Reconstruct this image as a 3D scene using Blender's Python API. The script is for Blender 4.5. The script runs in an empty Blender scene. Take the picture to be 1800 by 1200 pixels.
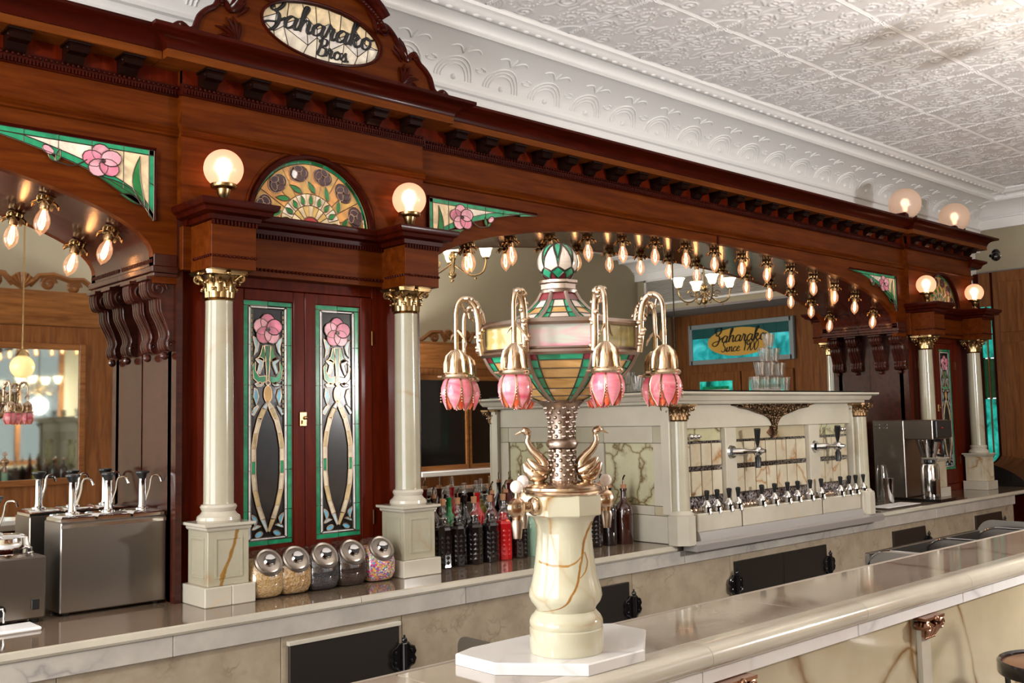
import bpy, bmesh, math, random
from math import pi, sin, cos, sqrt, radians
from mathutils import Vector, Matrix, Euler

random.seed(7)
S = bpy.context.scene
COL = S.collection

# ------------------------------------------------------------------ camera
cam_d = bpy.data.cameras.new('camera'); cam = bpy.data.objects.new('camera', cam_d); COL.objects.link(cam)
cam_d.sensor_width = 36.0; cam_d.lens = 1752.0 / 1800.0 * 36.0; cam_d.clip_start = 0.02
_yaw, _pit, _rol = radians(42.49), radians(4.414), radians(-1.142)
_f = Vector((sin(_yaw)*cos(_pit), cos(_yaw)*cos(_pit), sin(_pit))); _r = Vector((cos(_yaw), -sin(_yaw), 0)); _u = _r.cross(_f)
_R = _r*cos(_rol) + _u*sin(_rol); _U = -_r*sin(_rol) + _u*cos(_rol)
cam.matrix_world = Matrix(((_R.x, _U.x, -_f.x, 0), (_R.y, _U.y, -_f.y, -3.275), (_R.z, _U.z, -_f.z, 1.60), (0, 0, 0, 1)))
S.camera = cam

# ------------------------------------------------------------------ world, daylight, exposure
W = bpy.data.worlds.new('world'); S.world = W; W.use_nodes = True
W.node_tree.nodes['Background'].inputs[0].default_value = (0.75, 0.82, 0.9, 1)
W.node_tree.nodes['Background'].inputs[1].default_value = 1.0
S.view_settings.view_transform = 'Standard'; S.view_settings.look = 'None'
S.view_settings.exposure = 0.55; S.view_settings.gamma = 1.0; S.view_settings.use_curve_mapping = False

def area(name, loc, rot, sx, sy, power, colr=(1, 1, 1), spread=pi):
    d = bpy.data.lights.new(name, 'AREA'); d.shape = 'RECTANGLE'; d.size = sx; d.size_y = sy; d.energy = power; d.color = colr; d.spread = spread
    o = bpy.data.objects.new(name, d); COL.objects.link(o); o.location = loc; o.rotation_euler = rot
    return o
# daylight entering by the street front on the left
area('daylight_street_front', (-3.3, -1.75, 1.75), (0, radians(-90), 0), 2.6, 3.9, 165, (0.96, 0.98, 1.0))

# ------------------------------------------------------------------ helpers
ORG = {}; CH = {}
def org(o): return ORG.get(o.name, Vector((0, 0, 0))) if o else Vector((0, 0, 0))

class MB:
    def __init__(s): s.v = []; s.f = []; s.w = False
    def add(s, vs, fs):
        k = len(s.v); s.v += [tuple(p) for p in vs]; s.f += [tuple(i+k for i in q) for q in fs]; return s
    def box(s, x0, x1, y0, y1, z0, z1, b=0.0):
        if b <= 0:
            return s.add([(x, y, z) for x in (x0, x1) for y in (y0, y1) for z in (z0, z1)],
                         [(0, 1, 3, 2), (4, 6, 7, 5), (0, 4, 5, 1), (2, 3, 7, 6), (0, 2, 6, 4), (1, 5, 7, 3)])
        b = min(b, (x1-x0)*.45, (y1-y0)*.45, (z1-z0)*.45)
        vs = []
        for ix, x in ((1, x0), (-1, x1)):
            for iy, y in ((1, y0), (-1, y1)):
                for iz, z in ((1, z0), (-1, z1)):
                    vs += [(x, y+iy*b, z+iz*b), (x+ix*b, y, z+iz*b), (x+ix*b, y+iy*b, z)]
        def I(a, bb, c, k): return ((a*2+bb)*2+c)*3+k
        fs = []
        for a in (0, 1):
            fs.append((I(a, 0, 0, 0), I(a, 0, 1, 0), I(a, 1, 1, 0), I(a, 1, 0, 0)))
            fs.append((I(0, a, 0, 1), I(0, a, 1, 1), I(1, a, 1, 1), I(1, a, 0, 1)))
            fs.append((I(0, 0, a, 2), I(0, 1, a, 2), I(1, 1, a, 2), I(1, 0, a, 2)))
        for a in (0, 1):
            for c in (0, 1):
                fs.append((I(a, c, 0, 0), I(a, c, 1, 0), I(a, c, 1, 1), I(a, c, 0, 1)))
                fs.append((I(a, 0, c, 0), I(a, 1, c, 0), I(a, 1, c, 2), I(a, 0, c, 2)))
                fs.append((I(0, a, c, 1), I(1, a, c, 1), I(1, a, c, 2), I(0, a, c, 2)))
                for e in (0, 1): fs.append((I(a, c, e, 0), I(a, c, e, 1), I(a, c, e, 2)))
        return s.add(vs, fs)
    def prism(s, poly, axis, a0, a1):
        n = len(poly)
        def P(p, a): return (a, p[0], p[1]) if axis == 'x' else (p[0], a, p[1]) if axis == 'y' else (p[0], p[1], a)
        return s.add([P(p, a0) for p in poly] + [P(p, a1) for p in poly],
                     [tuple(range(n)), tuple(range(2*n-1, n-1, -1))] + [(i, n+i, n+(i+1) % n, (i+1) % n) for i in range(n)])
    def strip(s, top, bot, y0, y1):
        """solid between two polylines (x,z) of the same length, y0..y1"""
        n = len(top); vs = []
        for t, b in zip(top, bot): vs += [(t[0], y0, t[1]), (b[0], y0, b[1]), (t[0], y1, t[1]), (b[0], y1, b[1])]
        fs = [(0, 1, 3, 2), (4*n-4, 4*n-2, 4*n-1, 4*n-3)]
        for i in range(n-1):
            a = 4*i; c = a+4
            fs += [(a, c, c+1, a+1), (a+2, a+3, c+3, c+2), (a, a+2, c+2, c), (a+1, c+1, c+3, a+3)]
        return s.add(vs, fs)
    def lathe(s, prof, c=(0, 0, 0), n=24, rot=0.0, sx=1, sy=1):
        s.w = True; k = len(prof); vs = []
        for i in range(n):
            a = rot + 2*pi*i/n
            for r, z in prof: vs.append((c[0]+r*cos(a)*sx, c[1]+r*sin(a)*sy, c[2]+z))
        fs = []
        for i in range(n):
            j = (i+1) % n
            for m in range(k-1): fs.append((i*k+m, j*k+m, j*k+m+1, i*k+m+1))
        if prof[0][0] > 1e-6: fs.append(tuple(i*k for i in range(n))[::-1])
        if prof[-1][0] > 1e-6: fs.append(tuple(i*k+k-1 for i in range(n)))
        return s.add(vs, fs)
    def tube(s, path, r, n=8, flat=1.0, up=None):
        path = [Vector(p) for p in path]; m = len(path)
        if not isinstance(r, (list, tuple)): r = [r]*m
        vs = []; prev = None
        for i, p in enumerate(path):
            t = (path[min(i+1, m-1)] - path[max(i-1, 0)])
            t = t.normalized() if t.length > 1e-9 else Vector((0, 0, 1))
            if up is not None: a = Vector(up).cross(t)
            elif prev is None: a = (Vector((0, 0, 1)) if abs(t.z) < .9 else Vector((1, 0, 0))).cross(t)
            else: a = prev - t*prev.dot(t)
            if a.length < 1e-6: a = Vector((1, 0, 0)).cross(t)
            a.normalize(); prev = a; b = t.cross(a)
            for k in range(n):
                q = 2*pi*k/n; vs.append(p + a*cos(q)*r[i] + b*sin(q)*r[i]*flat)
        fs = [tuple(range(n))[::-1], tuple(range((m-1)*n, m*n))]
        for i in range(m-1):
            for k in range(n):
                l = (k+1) % n; fs.append((i*n+k, i*n+l, (i+1)*n+l, (i+1)*n+k))
        return s.add(vs, fs)
    def ball(s, c, r, n=12, m=8, sx=1, sy=1, sz=1):
        prof = [(r*sin(pi*i/m), -r*cos(pi*i/m)*sz) for i in range(m+1)]; prof[0] = (0, prof[0][1]); prof[-1] = (0, prof[-1][1])
        return s.lathe(prof, c, n, 0, sx, sy)
    def turn(s, M):
        s.v = [tuple(M @ Vector(p)) for p in s.v]; return s
    def mesh(s, name, mat, smooth=35, off=Vector((0, 0, 0))):
        me = bpy.data.meshes.new(name)
        me.from_pydata([(x-off.x, y-off.y, z-off.z) for x, y, z in s.v], [], s.f)
        bm = bmesh.new(); bm.from_mesh(me); s.w and bmesh.ops.remove_doubles(bm, verts=bm.verts, dist=1e-6)
        bmesh.ops.recalc_face_normals(bm, faces=bm.faces); bm.to_mesh(me); bm.free()
        if smooth:
            me.polygons.foreach_set('use_smooth', [True]*len(me.polygons)); me.set_sharp_from_angle(angle=radians(smooth))
        if mat: me.materials.append(mat)
        return me
    def build(s, name, mat, parent=None, smooth=35, label=None):
        off = org(parent)
        return link(name, s.mesh(name, mat, smooth, off), parent, label)

def link(name, me, parent=None, label=None, loc=None, rot=None, scale=None):
    o = bpy.data.objects.new(name, me); COL.objects.link(o)
    if parent: o.parent = parent; ORG[o.name] = org(parent); CH.setdefault(parent.name, []).append(o)
    if loc is not None: o.location = Vector(loc) - org(parent)
    if rot is not None: o.rotation_euler = rot
    if scale is not None: o.scale = scale
    if label: o['label'] = label
    return o

def thing(name, label, cat, loc=(0, 0, 0), group=None, rz=0.0):
    o = bpy.data.objects.new(name, None); COL.objects.link(o); o.location = loc; o.rotation_euler = (0, 0, rz); o.empty_display_size = .05
    ORG[o.name] = Vector(loc); return tag(o, label, cat, group)
def tag(o, label, cat, group=None):
    o['label'] = label; o['category'] = cat
    if group: o['group'] = group
    return o
def struct(o): o['kind'] = 'structure'; return o
def copy_tree(o, parent=None):
    c = o.copy(); COL.objects.link(c)
    if parent: c.parent = parent; CH.setdefault(parent.name, []).append(c)
    for ch in CH.get(o.name, []): copy_tree(ch, c)
    return c
def clone(root, loc, label=None, rz=None, group=None):
    c = copy_tree(root); c.location = loc
    if rz is not None: c.rotation_euler = (0, 0, rz)
    if label: c['label'] = label
    if group: c['group'] = group
    return c
def smooth_line(pts, k=6, closed=False):
    pts = [Vector(p) for p in pts]; n = len(pts); out = []
    rng = range(n if closed else n-1)
    for i in rng:
        p0 = pts[(i-1) % n] if closed or i > 0 else pts[0]; p1 = pts[i]; p2 = pts[(i+1) % n]
        p3 = pts[(i+2) % n] if closed or i+2 < n else pts[-1]
        for j in range(k):
            t = j/k
            out.append(.5*((2*p1)+(-p0+p2)*t+(2*p0-5*p1+4*p2-p3)*t*t+(-p0+3*p1-3*p2+p3)*t**3))
    if not closed: out.append(pts[-1])
    return out

# ------------------------------------------------------------------ materials
def mat(name, base=(.8, .8, .8), rough=.5, metal=0.0, coat=0.0, trans=0.0, ior=1.45, emit=None, estr=0.0, alpha=1.0, spec=.5, coat_rough=.06):
    m = bpy.data.materials.new(name); m.use_nodes = True; b = m.node_tree.nodes['Principled BSDF']
    b.inputs['Base Color'].default_value = (*base, 1); b.inputs['Roughness'].default_value = rough; b.inputs['Metallic'].default_value = metal
    b.inputs['Coat Weight'].default_value = coat; b.inputs['Coat Roughness'].default_value = coat_rough; b.inputs['Transmission Weight'].default_value = trans; b.inputs['IOR'].default_value = ior
    b.inputs['Alpha'].default_value = alpha; b.inputs['Specular IOR Level'].default_value = spec
    if emit: b.inputs['Emission Color'].default_value = (*emit, 1); b.inputs['Emission Strength'].default_value = estr
    return m
class NT:
    def __init__(s, m): s.t = m.node_tree; s.b = s.t.nodes['Principled BSDF']
    def n(s, typ, **kw):
        o = s.t.nodes.new(typ)
        for k, v in kw.items():
            if k.startswith('_'): setattr(o, k[1:], v)
            else:
                key = int(k[1:]) if k[0] == 'i' and k[1:].isdigit() else k.replace('__', ' ')
                o.inputs[key].default_value = v
        return o
    def l(s, a, b): s.t.links.new(a, b)
    def coord(s, scale=(1, 1, 1), rot=(0, 0, 0), rand=False):
        tc = s.n('ShaderNodeTexCoord'); mp = s.n('ShaderNodeMapping'); mp.inputs['Scale'].default_value = scale; mp.inputs['Rotation'].default_value = rot
        s.l(tc.outputs['Object'], mp.inputs[0])
        if rand:
            oi = s.n('ShaderNodeObjectInfo'); mu = s.n('ShaderNodeMath', _operation='MULTIPLY', i1=37.0); s.l(oi.outputs['Random'], mu.inputs[0])
            s.l(mu.outputs[0], mp.inputs['Location'])
        return mp.outputs[0]
    def ramp(s, fac, stops):
        r = s.n('ShaderNodeValToRGB'); e = r.color_ramp.elements
        while len(e) < len(stops): e.new(.5)
        for x, (p, c) in zip(e, stops): x.position = p; x.color = (*c, 1) if len(c) == 3 else c
        s.l(fac, r.inputs[0]); return r.outputs[0]
    def mix(s, fac, a, b, typ='MIX'):
        m = s.n('ShaderNodeMix', _data_type='RGBA', _blend_type=typ)
        for sock, v in ((m.inputs[0], fac), (m.inputs[6], a), (m.inputs[7], b)):
            if hasattr(v, 'is_output') or hasattr(v, 'links'): s.l(v, sock)
            else: sock.default_value = (*v, 1) if isinstance(v, tuple) and len(v) == 3 else v
        return m.outputs[2]
    def bump(s, h, strength=.3, dist=.01):
        b = s.n('ShaderNodeBump', Strength=strength, Distance=dist); s.l(h, b.inputs['Height']); s.l(b.outputs[0], s.b.inputs['Normal'])

def wood(name, dark, light, axis='x', rough=.34, coat=.35, scale=1.0, spec=.07):
    m = mat(name, dark, rough, coat=coat, coat_rough=.12, spec=spec); t = NT(m)
    sc = {'x': (1.2, 14, 14), 'z': (14, 14, 1.2), 'y': (14, 1.2, 14)}[axis]
    v = t.coord(tuple(q*scale for q in sc), rand=True)
    n1 = t.n('ShaderNodeTexNoise', Scale=2.2, Detail=6.0, Roughness=.62, Distortion=.6); t.l(v, n1.inputs['Vector'])
    n2 = t.n('ShaderNodeTexNoise', Scale=9.0, Detail=3.0); t.l(v, n2.inputs['Vector'])
    c = t.ramp(n1.outputs[0], [(.30, dark), (.52, tuple((a+b)/2 for a, b in zip(dark, light))), (.72, light)])
    c2 = t.mix(.35, c, t.ramp(n2.outputs[0], [(.35, tuple(q*.6 for q in dark)), (.6, light)]), 'MULTIPLY')
    t.l(t.mix(.55, c, c2), t.b.inputs['Base Color'])
    return m
def stone(name, base, shade, vein, vscale=2.0, vwidth=.02, amount=.6, cloud=1.6, rough=.16, coat=.3, rot=(.3, .5, .2), wobble=.22):
    """polished stone with clouding and thin veins"""
    m = mat(name, base, rough, coat=coat); t = NT(m); v = t.coord((1, 1, 1), rot, rand=True)
    n1 = t.n('ShaderNodeTexNoise', Scale=cloud, Detail=5.0, Roughness=.6); t.l(v, n1.inputs['Vector'])
    wob = t.n('ShaderNodeTexNoise', Scale=vscale*1.3, Detail=4.0); t.l(v, wob.inputs['Vector'])
    vm = t.n('ShaderNodeVectorMath', _operation='MULTIPLY_ADD'); t.l(wob.outputs[1], vm.inputs[0]); vm.inputs[1].default_value = (wobble, wobble, wobble); t.l(v, vm.inputs[2])
    vo = t.n('ShaderNodeTexVoronoi', Scale=vscale, _feature='DISTANCE_TO_EDGE'); t.l(vm.outputs[0], vo.inputs['Vector'])
    line = t.ramp(vo.outputs[0], [(0.0, (1, 1, 1)), (vwidth, (.35, .35, .35)), (vwidth*2.6, (0, 0, 0))])
    n3 = t.n('ShaderNodeTexNoise', Scale=vscale*.9, Detail=2.0); t.l(v, n3.inputs['Vector'])
    mask = t.ramp(n3.outputs[0], [(.62-.35*amount, (0, 0, 0)), (.78-.35*amount, (1, 1, 1))])
    mm = t.n('ShaderNodeMath', _operation='MULTIPLY'); t.l(line, mm.inputs[0]); t.l(mask, mm.inputs[1])
    body = t.ramp(n1.outputs[0], [(.32, shade), (.62, base)])
    t.l(t.mix(mm.outputs[0], body, vein), t.b.inputs['Base Color'])
    return m
def add_vein(m, dirv, pts, width, col, along=(0, 0, 1), wob=.02):
    """one broad vein of the stone: pts give (position along, offset across), object space"""
    t = NT(m); tc = t.n('ShaderNodeTexCoord').outputs['Object']
    def dot(v):
        d = t.n('ShaderNodeVectorMath', _operation='DOT_PRODUCT'); t.l(tc, d.inputs[0]); d.inputs[1].default_value = v; return d.outputs['Value']
    def mth(op, a, b=0.0):
        n = t.n('ShaderNodeMath', _operation=op)
        for i, q in enumerate((a, b)):
            if hasattr(q, 'links'): t.l(q, n.inputs[i])
            else: n.inputs[i].default_value = q
        return n.outputs[0]
    no = t.n('ShaderNodeTexNoise', Scale=22.0, Detail=3.0); t.l(tc, no.inputs['Vector'])
    s_ = mth('ADD', dot(dirv), mth('MULTIPLY', mth('SUBTRACT', no.outputs[0], .5), wob)); z = dot(along)
    a0, a1 = pts[0][0], pts[-1][0]
    u = mth('DIVIDE', mth('SUBTRACT', z, a0), a1-a0)
    fc = t.n('ShaderNodeFloatCurve'); c = fc.mapping.curves[0]
    for i, (a, b) in enumerate(pts):
        q = ((a-a0)/(a1-a0), b+.5)
        if i == 0: c.points[0].location = q
        elif i == len(pts)-1: c.points[1 if len(pts) == 2 else len(c.points)-1].location = q
        else: c.points.new(*q)
    fc.mapping.update(); t.l(u, fc.inputs['Value'])
    d = mth('ABSOLUTE', mth('SUBTRACT', s_, mth('SUBTRACT', fc.outputs[0], .5)))
    f = mth('SUBTRACT', 1.0, mth('DIVIDE', d, width)); n = mth('MAXIMUM', f, 0.0); n = mth('MINIMUM', mth('MULTIPLY', n, 2.0), 1.0)
    n = mth('MULTIPLY', n, mth('MULTIPLY', mth('GREATER_THAN', u, 0.0), mth('LESS_THAN', u, 1.0)))
    old = t.b.inputs['Base Color'].links[0].from_socket
    t.l(t.mix(n, old, col), t.b.inputs['Base Color'])
    return m
M = {}
M['wood'] = wood('mahogany_horizontal', (.066, .0100, .0008), (.150, .0330, .0032), 'x', rough=.36, coat=.02)
M['woodz'] = wood('mahogany_vertical', (.062, .0045, .0010), (.145, .0150, .0025), 'z', rough=.36, coat=.02)
M['woodd'] = wood('mahogany_dark', (.024, .0019, .0008), (.064, .006, .0016), 'x', rough=.32, coat=.05)
M['wood_shade'] = wood('mahogany_shaded', (.006, .002, .0015), (.016, .004, .002), 'x', rough=.30, coat=.10)  # shade under the cornice is put into this near-black colour
M['woodg'] = wood('mahogany_polished', (.030, .007, .005), (.080, .018, .010), 'x', rough=.18, coat=.22, spec=.3)
M['fillet'] = wood('mahogany_fillet', (.105, .024, .003), (.20, .052, .008), 'x', rough=.42, coat=.02)
M['oak'] = wood('golden_oak', (.16, .060, .018), (.36, .150, .045), 'x')
M['oakz'] = wood('golden_oak_upright', (.15, .055, .018), (.32, .130, .042), 'z')
M['onyx'] = stone('cream_onyx', (.41, .375, .28), (.34, .31, .215), (.34, .17, .04), 2.2, .020, .30, 2.4)
M['onyxv'] = stone('veined_onyx', (.46, .395, .265), (.37, .31, .20), (.17, .085, .02), 1.7, .016, .85, 1.6)
M['onyxd'] = stone('green_veined_onyx', (.52, .50, .33), (.40, .37, .22), (.13, .08, .02), 5.0, .035, .95, 3.0)
M['onyxp'] = stone('pale_onyx', (.52, .475, .385), (.43, .39, .31), (.55, .38, .22), 3.0, .012, .1, 2.0)
M['onyxt'] = stone('pink_veined_onyx_tile', (.56, .50, .37), (.44, .36, .25), (.33, .16, .05), 4.5, .03, .6, 4.0)
M['marble'] = stone('grey_white_marble', (.46, .42, .37), (.36, .33, .295), (.28, .26, .24), 3.4, .018, .45, 5.0, rough=.14, coat=.2)
M['marbleg'] = stone('beige_flecked_marble', (.37, .30, .215), (.29, .23, .16), (.24, .18, .12), 9.0, .05, .25, 9.0, rough=.25, coat=.1)
M['marblew'] = stone('bright_white_marble', (.76, .74, .72), (.68, .66, .65), (.55, .53, .53), 2.0, .015, .3, 2.0, rough=.12)
M['worktop'] = stone('grey_worktop_marble', (.20, .145, .10), (.14, .095, .062), (.09, .06, .04), 2.0, .02, .4, 3.0, rough=.08, coat=.3)  # reflection of the dark wood is put into the brown base colour
M['bartop'] = stone('pale_bar_top_marble', (.36, .30, .235), (.27, .215, .165), (.17, .12, .085), 1.6, .02, .5, 2.4, rough=.07, coat=.4)
M['bronze'] = mat('rose_bronze', (.46, .28, .19), .30, 1.0)
M['brass'] = mat('aged_brass', (.42, .28, .13), .26, 1.0)
M['brassd'] = mat('dark_brass', (.27, .165, .085), .38, 1.0)
M['silver'] = mat('rose_silver', (.62, .47, .33), .22, 1.0)
M['pewter'] = mat('old_pewter', (.36, .28, .23), .34, 1.0)
M['chrome'] = mat('chrome', (.80, .80, .80), .08, 1.0)
M['steel'] = mat('brushed_steel', (.31, .27, .235), .30, 1.0)
M['steeld'] = mat('dark_zinc', (.055, .046, .038), .32, .7)
M['steelb'] = mat('dull_dark_steel', (.17, .15, .13), .34, 1.0)
M['lead'] = mat('lead_came', (.10, .08, .065), .42, .8)
M['leadl'] = mat('copper_came', (.42, .28, .18), .34, .9)
M['black'] = mat('black_plastic', (.012, .012, .012), .3)
M['blackm'] = mat('black_iron', (.012, .010, .010), .22, .4, coat=.5)
M['white'] = mat('white_paint', (.82, .80, .78), .5)
M['ceil'] = mat('white_tin_paint', (.92, .895, .885), .42)
M['cove'] = mat('white_cove_paint', (.92, .91, .90), .40)
M['beige'] = mat('beige_wall_paint', (.40, .35, .245), .7)
M['soffit'] = mat('mauve_soffit_paint', (.26, .23, .23), .7)
M['mirror'] = mat('silvered_mirror', (.83, .83, .80), .015, 1.0)
M['mirrord'] = mat('old_mirror', (.62, .66, .60), .03, 1.0)
M['glass'] = mat('clear_glass', (1, 1, 1), .02, trans=1.0, ior=1.28)
M['pearl'] = mat('white_porcelain_knob', (.86, .76, .70), .15, coat=.5)
M['teal'] = mat('teal_glow_glass', (.02, .42, .36), .1, emit=(.02, .50, .40), estr=.35)  # daylight behind the panes is put into colour and emission
M['blackglass'] = mat('dark_cabinet_glass', (.012, .010, .009), .05, coat=.5)
t = NT(M['teal']); n1 = t.n('ShaderNodeTexNoise', Scale=7.0, Detail=4.0, Distortion=.6); t.l(t.coord(), n1.inputs['Vector']); c_ = t.ramp(n1.outputs[0], [(.34, (.004, .05, .035)), (.5, (.01, .36, .28)), (.68, (.06, .62, .52))]); t.l(c_, t.b.inputs['Base Color']); t.l(c_, t.b.inputs['Emission Color']); t.b.inputs['Emission Strength'].default_value = .5
for n_, c_ in dict(green=(.015, .27, .12), greend=(.01, .12, .035), leaf=(.02, .20, .05), pinkg=(.72, .22, .32), pinkl=(.82, .38, .45), white=(.85, .87, .90), blue=(.16, .44, .62),
                   bluep=(.42, .60, .68), tan=(.52, .42, .20), olive=(.40, .36, .14), amber=(.62, .36, .10), cream=(.78, .62, .38), creaml=(.82, .72, .58), plum=(.06, .025, .035),
                   orange=(.66, .32, .10), red=(.35, .03, .03), gold=(.70, .46, .14), opal=(.72, .66, .60), pale=(.66, .60, .44), darkpane=(.012, .009, .008)).items():
    m = mat('stained_glass_'+n_, c_, .16, coat=.12); t = NT(m)
    v = t.coord((9, 9, 9), rand=True); n1 = t.n('ShaderNodeTexNoise', Scale=1.3, Detail=3.0, Distortion=1.5); t.l(v, n1.inputs['Vector'])
    t.l(t.ramp(n1.outputs[0], [(.3, tuple(q*.68 for q in c_)), (.7, tuple(min(1, q*1.28) for q in c_))]), t.b.inputs['Base Color'])
    M['g_'+n_] = m
def lit_glass(name, c1, c2, e):
    m = mat(name, c1, .16, coat=.5); t = NT(m); v = t.coord((6, 6, 22), rand=True)
    n1 = t.n('ShaderNodeTexNoise', Scale=1.6, Detail=3.0, Distortion=1.0); t.l(v, n1.inputs['Vector'])
    c = t.ramp(n1.outputs[0], [(.35, c1), (.65, c2)]); t.l(c, t.b.inputs['Base Color'])
    t.l(c, t.b.inputs['Emission Color']); t.b.inputs['Emission Strength'].default_value = e
    return m
M['petal'] = lit_glass('pink_opal_petal_glass', (.70, .10, .16), (.82, .34, .38), .14)
M['petalo'] = lit_glass('red_orange_petal_glass', (.62, .04, .02), (.75, .16, .05), .16)
M['lampamber'] = lit_glass('amber_lantern_glass', (.50, .28, .09), (.68, .42, .16), .05)
M['lampgreen'] = lit_glass('green_lantern_glass', (.01, .22, .10), (.03, .38, .20), .05)
M['lamppale'] = lit_glass('opal_lantern_glass', (.62, .50, .42), (.78, .68, .58), .04)
M['lampopal'] = lit_glass('pink_streaked_lantern_glass', (.50, .54, .46), (.70, .26, .34), .04)
M['lampolive'] = lit_glass('olive_lantern_glass', (.34, .30, .10), (.52, .38, .14), .03)
M['lampwine'] = lit_glass('wine_lantern_glass', (.16, .012, .02), (.24, .03, .04), .03)
# lamp glass: a frosted shell that scatters the light of the bulb inside it
def frosted(name, tint, see=.38):
    m = bpy.data.materials.new(name); m.use_nodes = True; nt = m.node_tree; nt.nodes.clear()
    out = nt.nodes.new('ShaderNodeOutputMaterial'); tr = nt.nodes.new('ShaderNodeBsdfTranslucent'); df = nt.nodes.new('ShaderNodeBsdfDiffuse'); rf = nt.nodes.new('ShaderNodeBsdfRefraction'); gl = nt.nodes.new('ShaderNodeBsdfGlossy')
    tr.inputs[0].default_value = (*tint, 1); df.inputs[0].default_value = (*tint, 1); rf.inputs['Roughness'].default_value = .50; rf.inputs['IOR'].default_value = 1.22; rf.inputs[0].default_value = (*tint, 1)
    gl.inputs['Roughness'].default_value = .3
    def mx(f, a, b):
        x = nt.nodes.new('ShaderNodeMixShader'); x.inputs[0].default_value = f; nt.links.new(a, x.inputs[1]); nt.links.new(b, x.inputs[2]); return x.outputs[0]
    nt.links.new(mx(.05, mx(see, mx(.35, tr.outputs[0], df.outputs[0]), rf.outputs[0]), gl.outputs[0]), out.inputs[0]); return m
M['globepale'] = frosted('pale_frosted_globe_glass', (.88, .77, .70), .22)
M['globe'] = frosted('frosted_globe_glass', (.94, .64, .55))
M['bulbcore'] = mat('lamp_bulb', (1, .8, .6), .5, emit=(1, .62, .38), estr=11)
M['bulbcored'] = mat('dim_lamp_bulb', (1, .8, .6), .5, emit=(1, .66, .42), estr=5.0)
M['fil'] = mat('glowing_filament', (1, .6, .3), .5, emit=(1, .50, .20), estr=13)
M['chshade'] = mat('lit_chandelier_shade', (.95, .88, .75), .4, emit=(1, .80, .50), estr=6)
def clearshell(name, tint, tr, em):
    m = bpy.data.materials.new(name); m.use_nodes = True; nt = m.node_tree; nt.nodes.clear()
    out = nt.nodes.new('ShaderNodeOutputMaterial'); a = nt.nodes.new('ShaderNodeBsdfTransparent'); b = nt.nodes.new('ShaderNodeBsdfGlossy'); e = nt.nodes.new('ShaderNodeEmission')
    a.inputs[0].default_value = (*tint, 1); b.inputs['Roughness'].default_value = .05; e.inputs[0].default_value = (1, .45, .22, 1); e.inputs[1].default_value = em
    x = nt.nodes.new('ShaderNodeMixShader'); x.inputs[0].default_value = 1-tr; nt.links.new(a.outputs[0], x.inputs[1]); nt.links.new(b.outputs[0], x.inputs[2])
    if em > 0:
        ad = nt.nodes.new('ShaderNodeAddShader'); nt.links.new(x.outputs[0], ad.inputs[0]); nt.links.new(e.outputs[0], ad.inputs[1]); nt.links.new(ad.outputs[0], out.inputs[0])
    else: nt.links.new(x.outputs[0], out.inputs[0])
    return m
M['bulbglass'] = clearshell('clear_bulb_glass', (1, .90, .82), .88, .20)
M['tumbler'] = clearshell('tumbler_glass', (.96, .97, .97), .70, 0)
M['thin'] = clearshell('thin_clear_glass', (.95, .96, .96), .86, 0)
def grainy(name, cols, scale, rough=.6):
    m = mat(name, cols[0], rough); t = NT(m); v = t.coord((scale,)*3); vo = t.n('ShaderNodeTexVoronoi', Scale=1.0); t.l(v, vo.inputs['Vector'])
    sp = t.n('ShaderNodeSeparateColor'); t.l(vo.outputs['Color'], sp.inputs[0]); k = len(cols)
    r = t.n('ShaderNodeValToRGB'); r.color_ramp.interpolation = 'CONSTANT'; e = r.color_ramp.elements
    while len(e) < k: e.new(.5)
    for i, x in enumerate(e): x.position = i/k; x.color = (*cols[i], 1)
    t.l(sp.outputs[0], r.inputs[0]); t.l(r.outputs[0], t.b.inputs['Base Color']); t.bump(vo.outputs['Distance'], .8, .004); return m
# ------------------------------------------------------------------ the room
CX, CX2, ARC = 2.205, 8.165, 5.13          # cabinet centres, centre of the wide arch
YM = .72                                    # mirrors
def arch(a, zs, rise, c, x):
    q = max(0.0, 1-((x-c)/a)**2); return zs + rise*sqrt(q)

m = mat('floor_tile', (.16, .13, .11), .25); t = NT(m); v = t.coord((3.3, 3.3, 3.3)); ck = t.n('ShaderNodeTexChecker', Scale=1.0); t.l(v, ck.inputs[0])
t.l(t.mix(ck.outputs[1], (.50, .46, .42), (.16, .13, .11)), t.b.inputs['Base Color']); M['floor'] = m
struct(MB().box(-3.5, 12.2, -4.2, 1.1, -.1, 0).build('floor', M['floor'], smooth=0))
wb = struct(MB().box(-3.5, 10.35, .95, 1.1, 0, 3.72).build('wall_back', M['cove'], smooth=0))
wl = MB()
for y0, y1, z0, z1 in ((-4.2, -3.75, 0, 3.8), (.25, 1.1, 0, 3.8), (-3.75, .25, 0, .4), (-3.75, .25, 3.1, 3.8)): wl.box(-3.5, -3.38, y0, y1, z0, z1)
wl = struct(wl.build('wall_left', M['beige'], smooth=0))
wf = MB()
for x0, x1, z0, z1 in ((-3.5, 3.65, 0, 3.8), (5.75, 12.2, 0, 3.8), (3.65, 5.75, 0, 1.0), (3.65, 5.75, 3.05, 3.8)): wf.box(x0, x1, -4.2, -4.0, z0, z1)
wf = struct(wf.build('wall_front', M['beige'], smooth=0))
wr = struct(MB().box(11.0, 12.2, -4.0, 1.1, 0, 3.0).build('wall_right', M['oakz'], smooth=0))
hd = MB().box(10.3, 11.0, -4.0, 1.1, 2.985, 3.72).build('trim_1', M['beige'], smooth=0); struct(hd)
struct(MB().box(10.3, 11.0, -4.0, 1.1, 2.955, 2.985).build('trim_2', M['soffit'], smooth=0))
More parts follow.
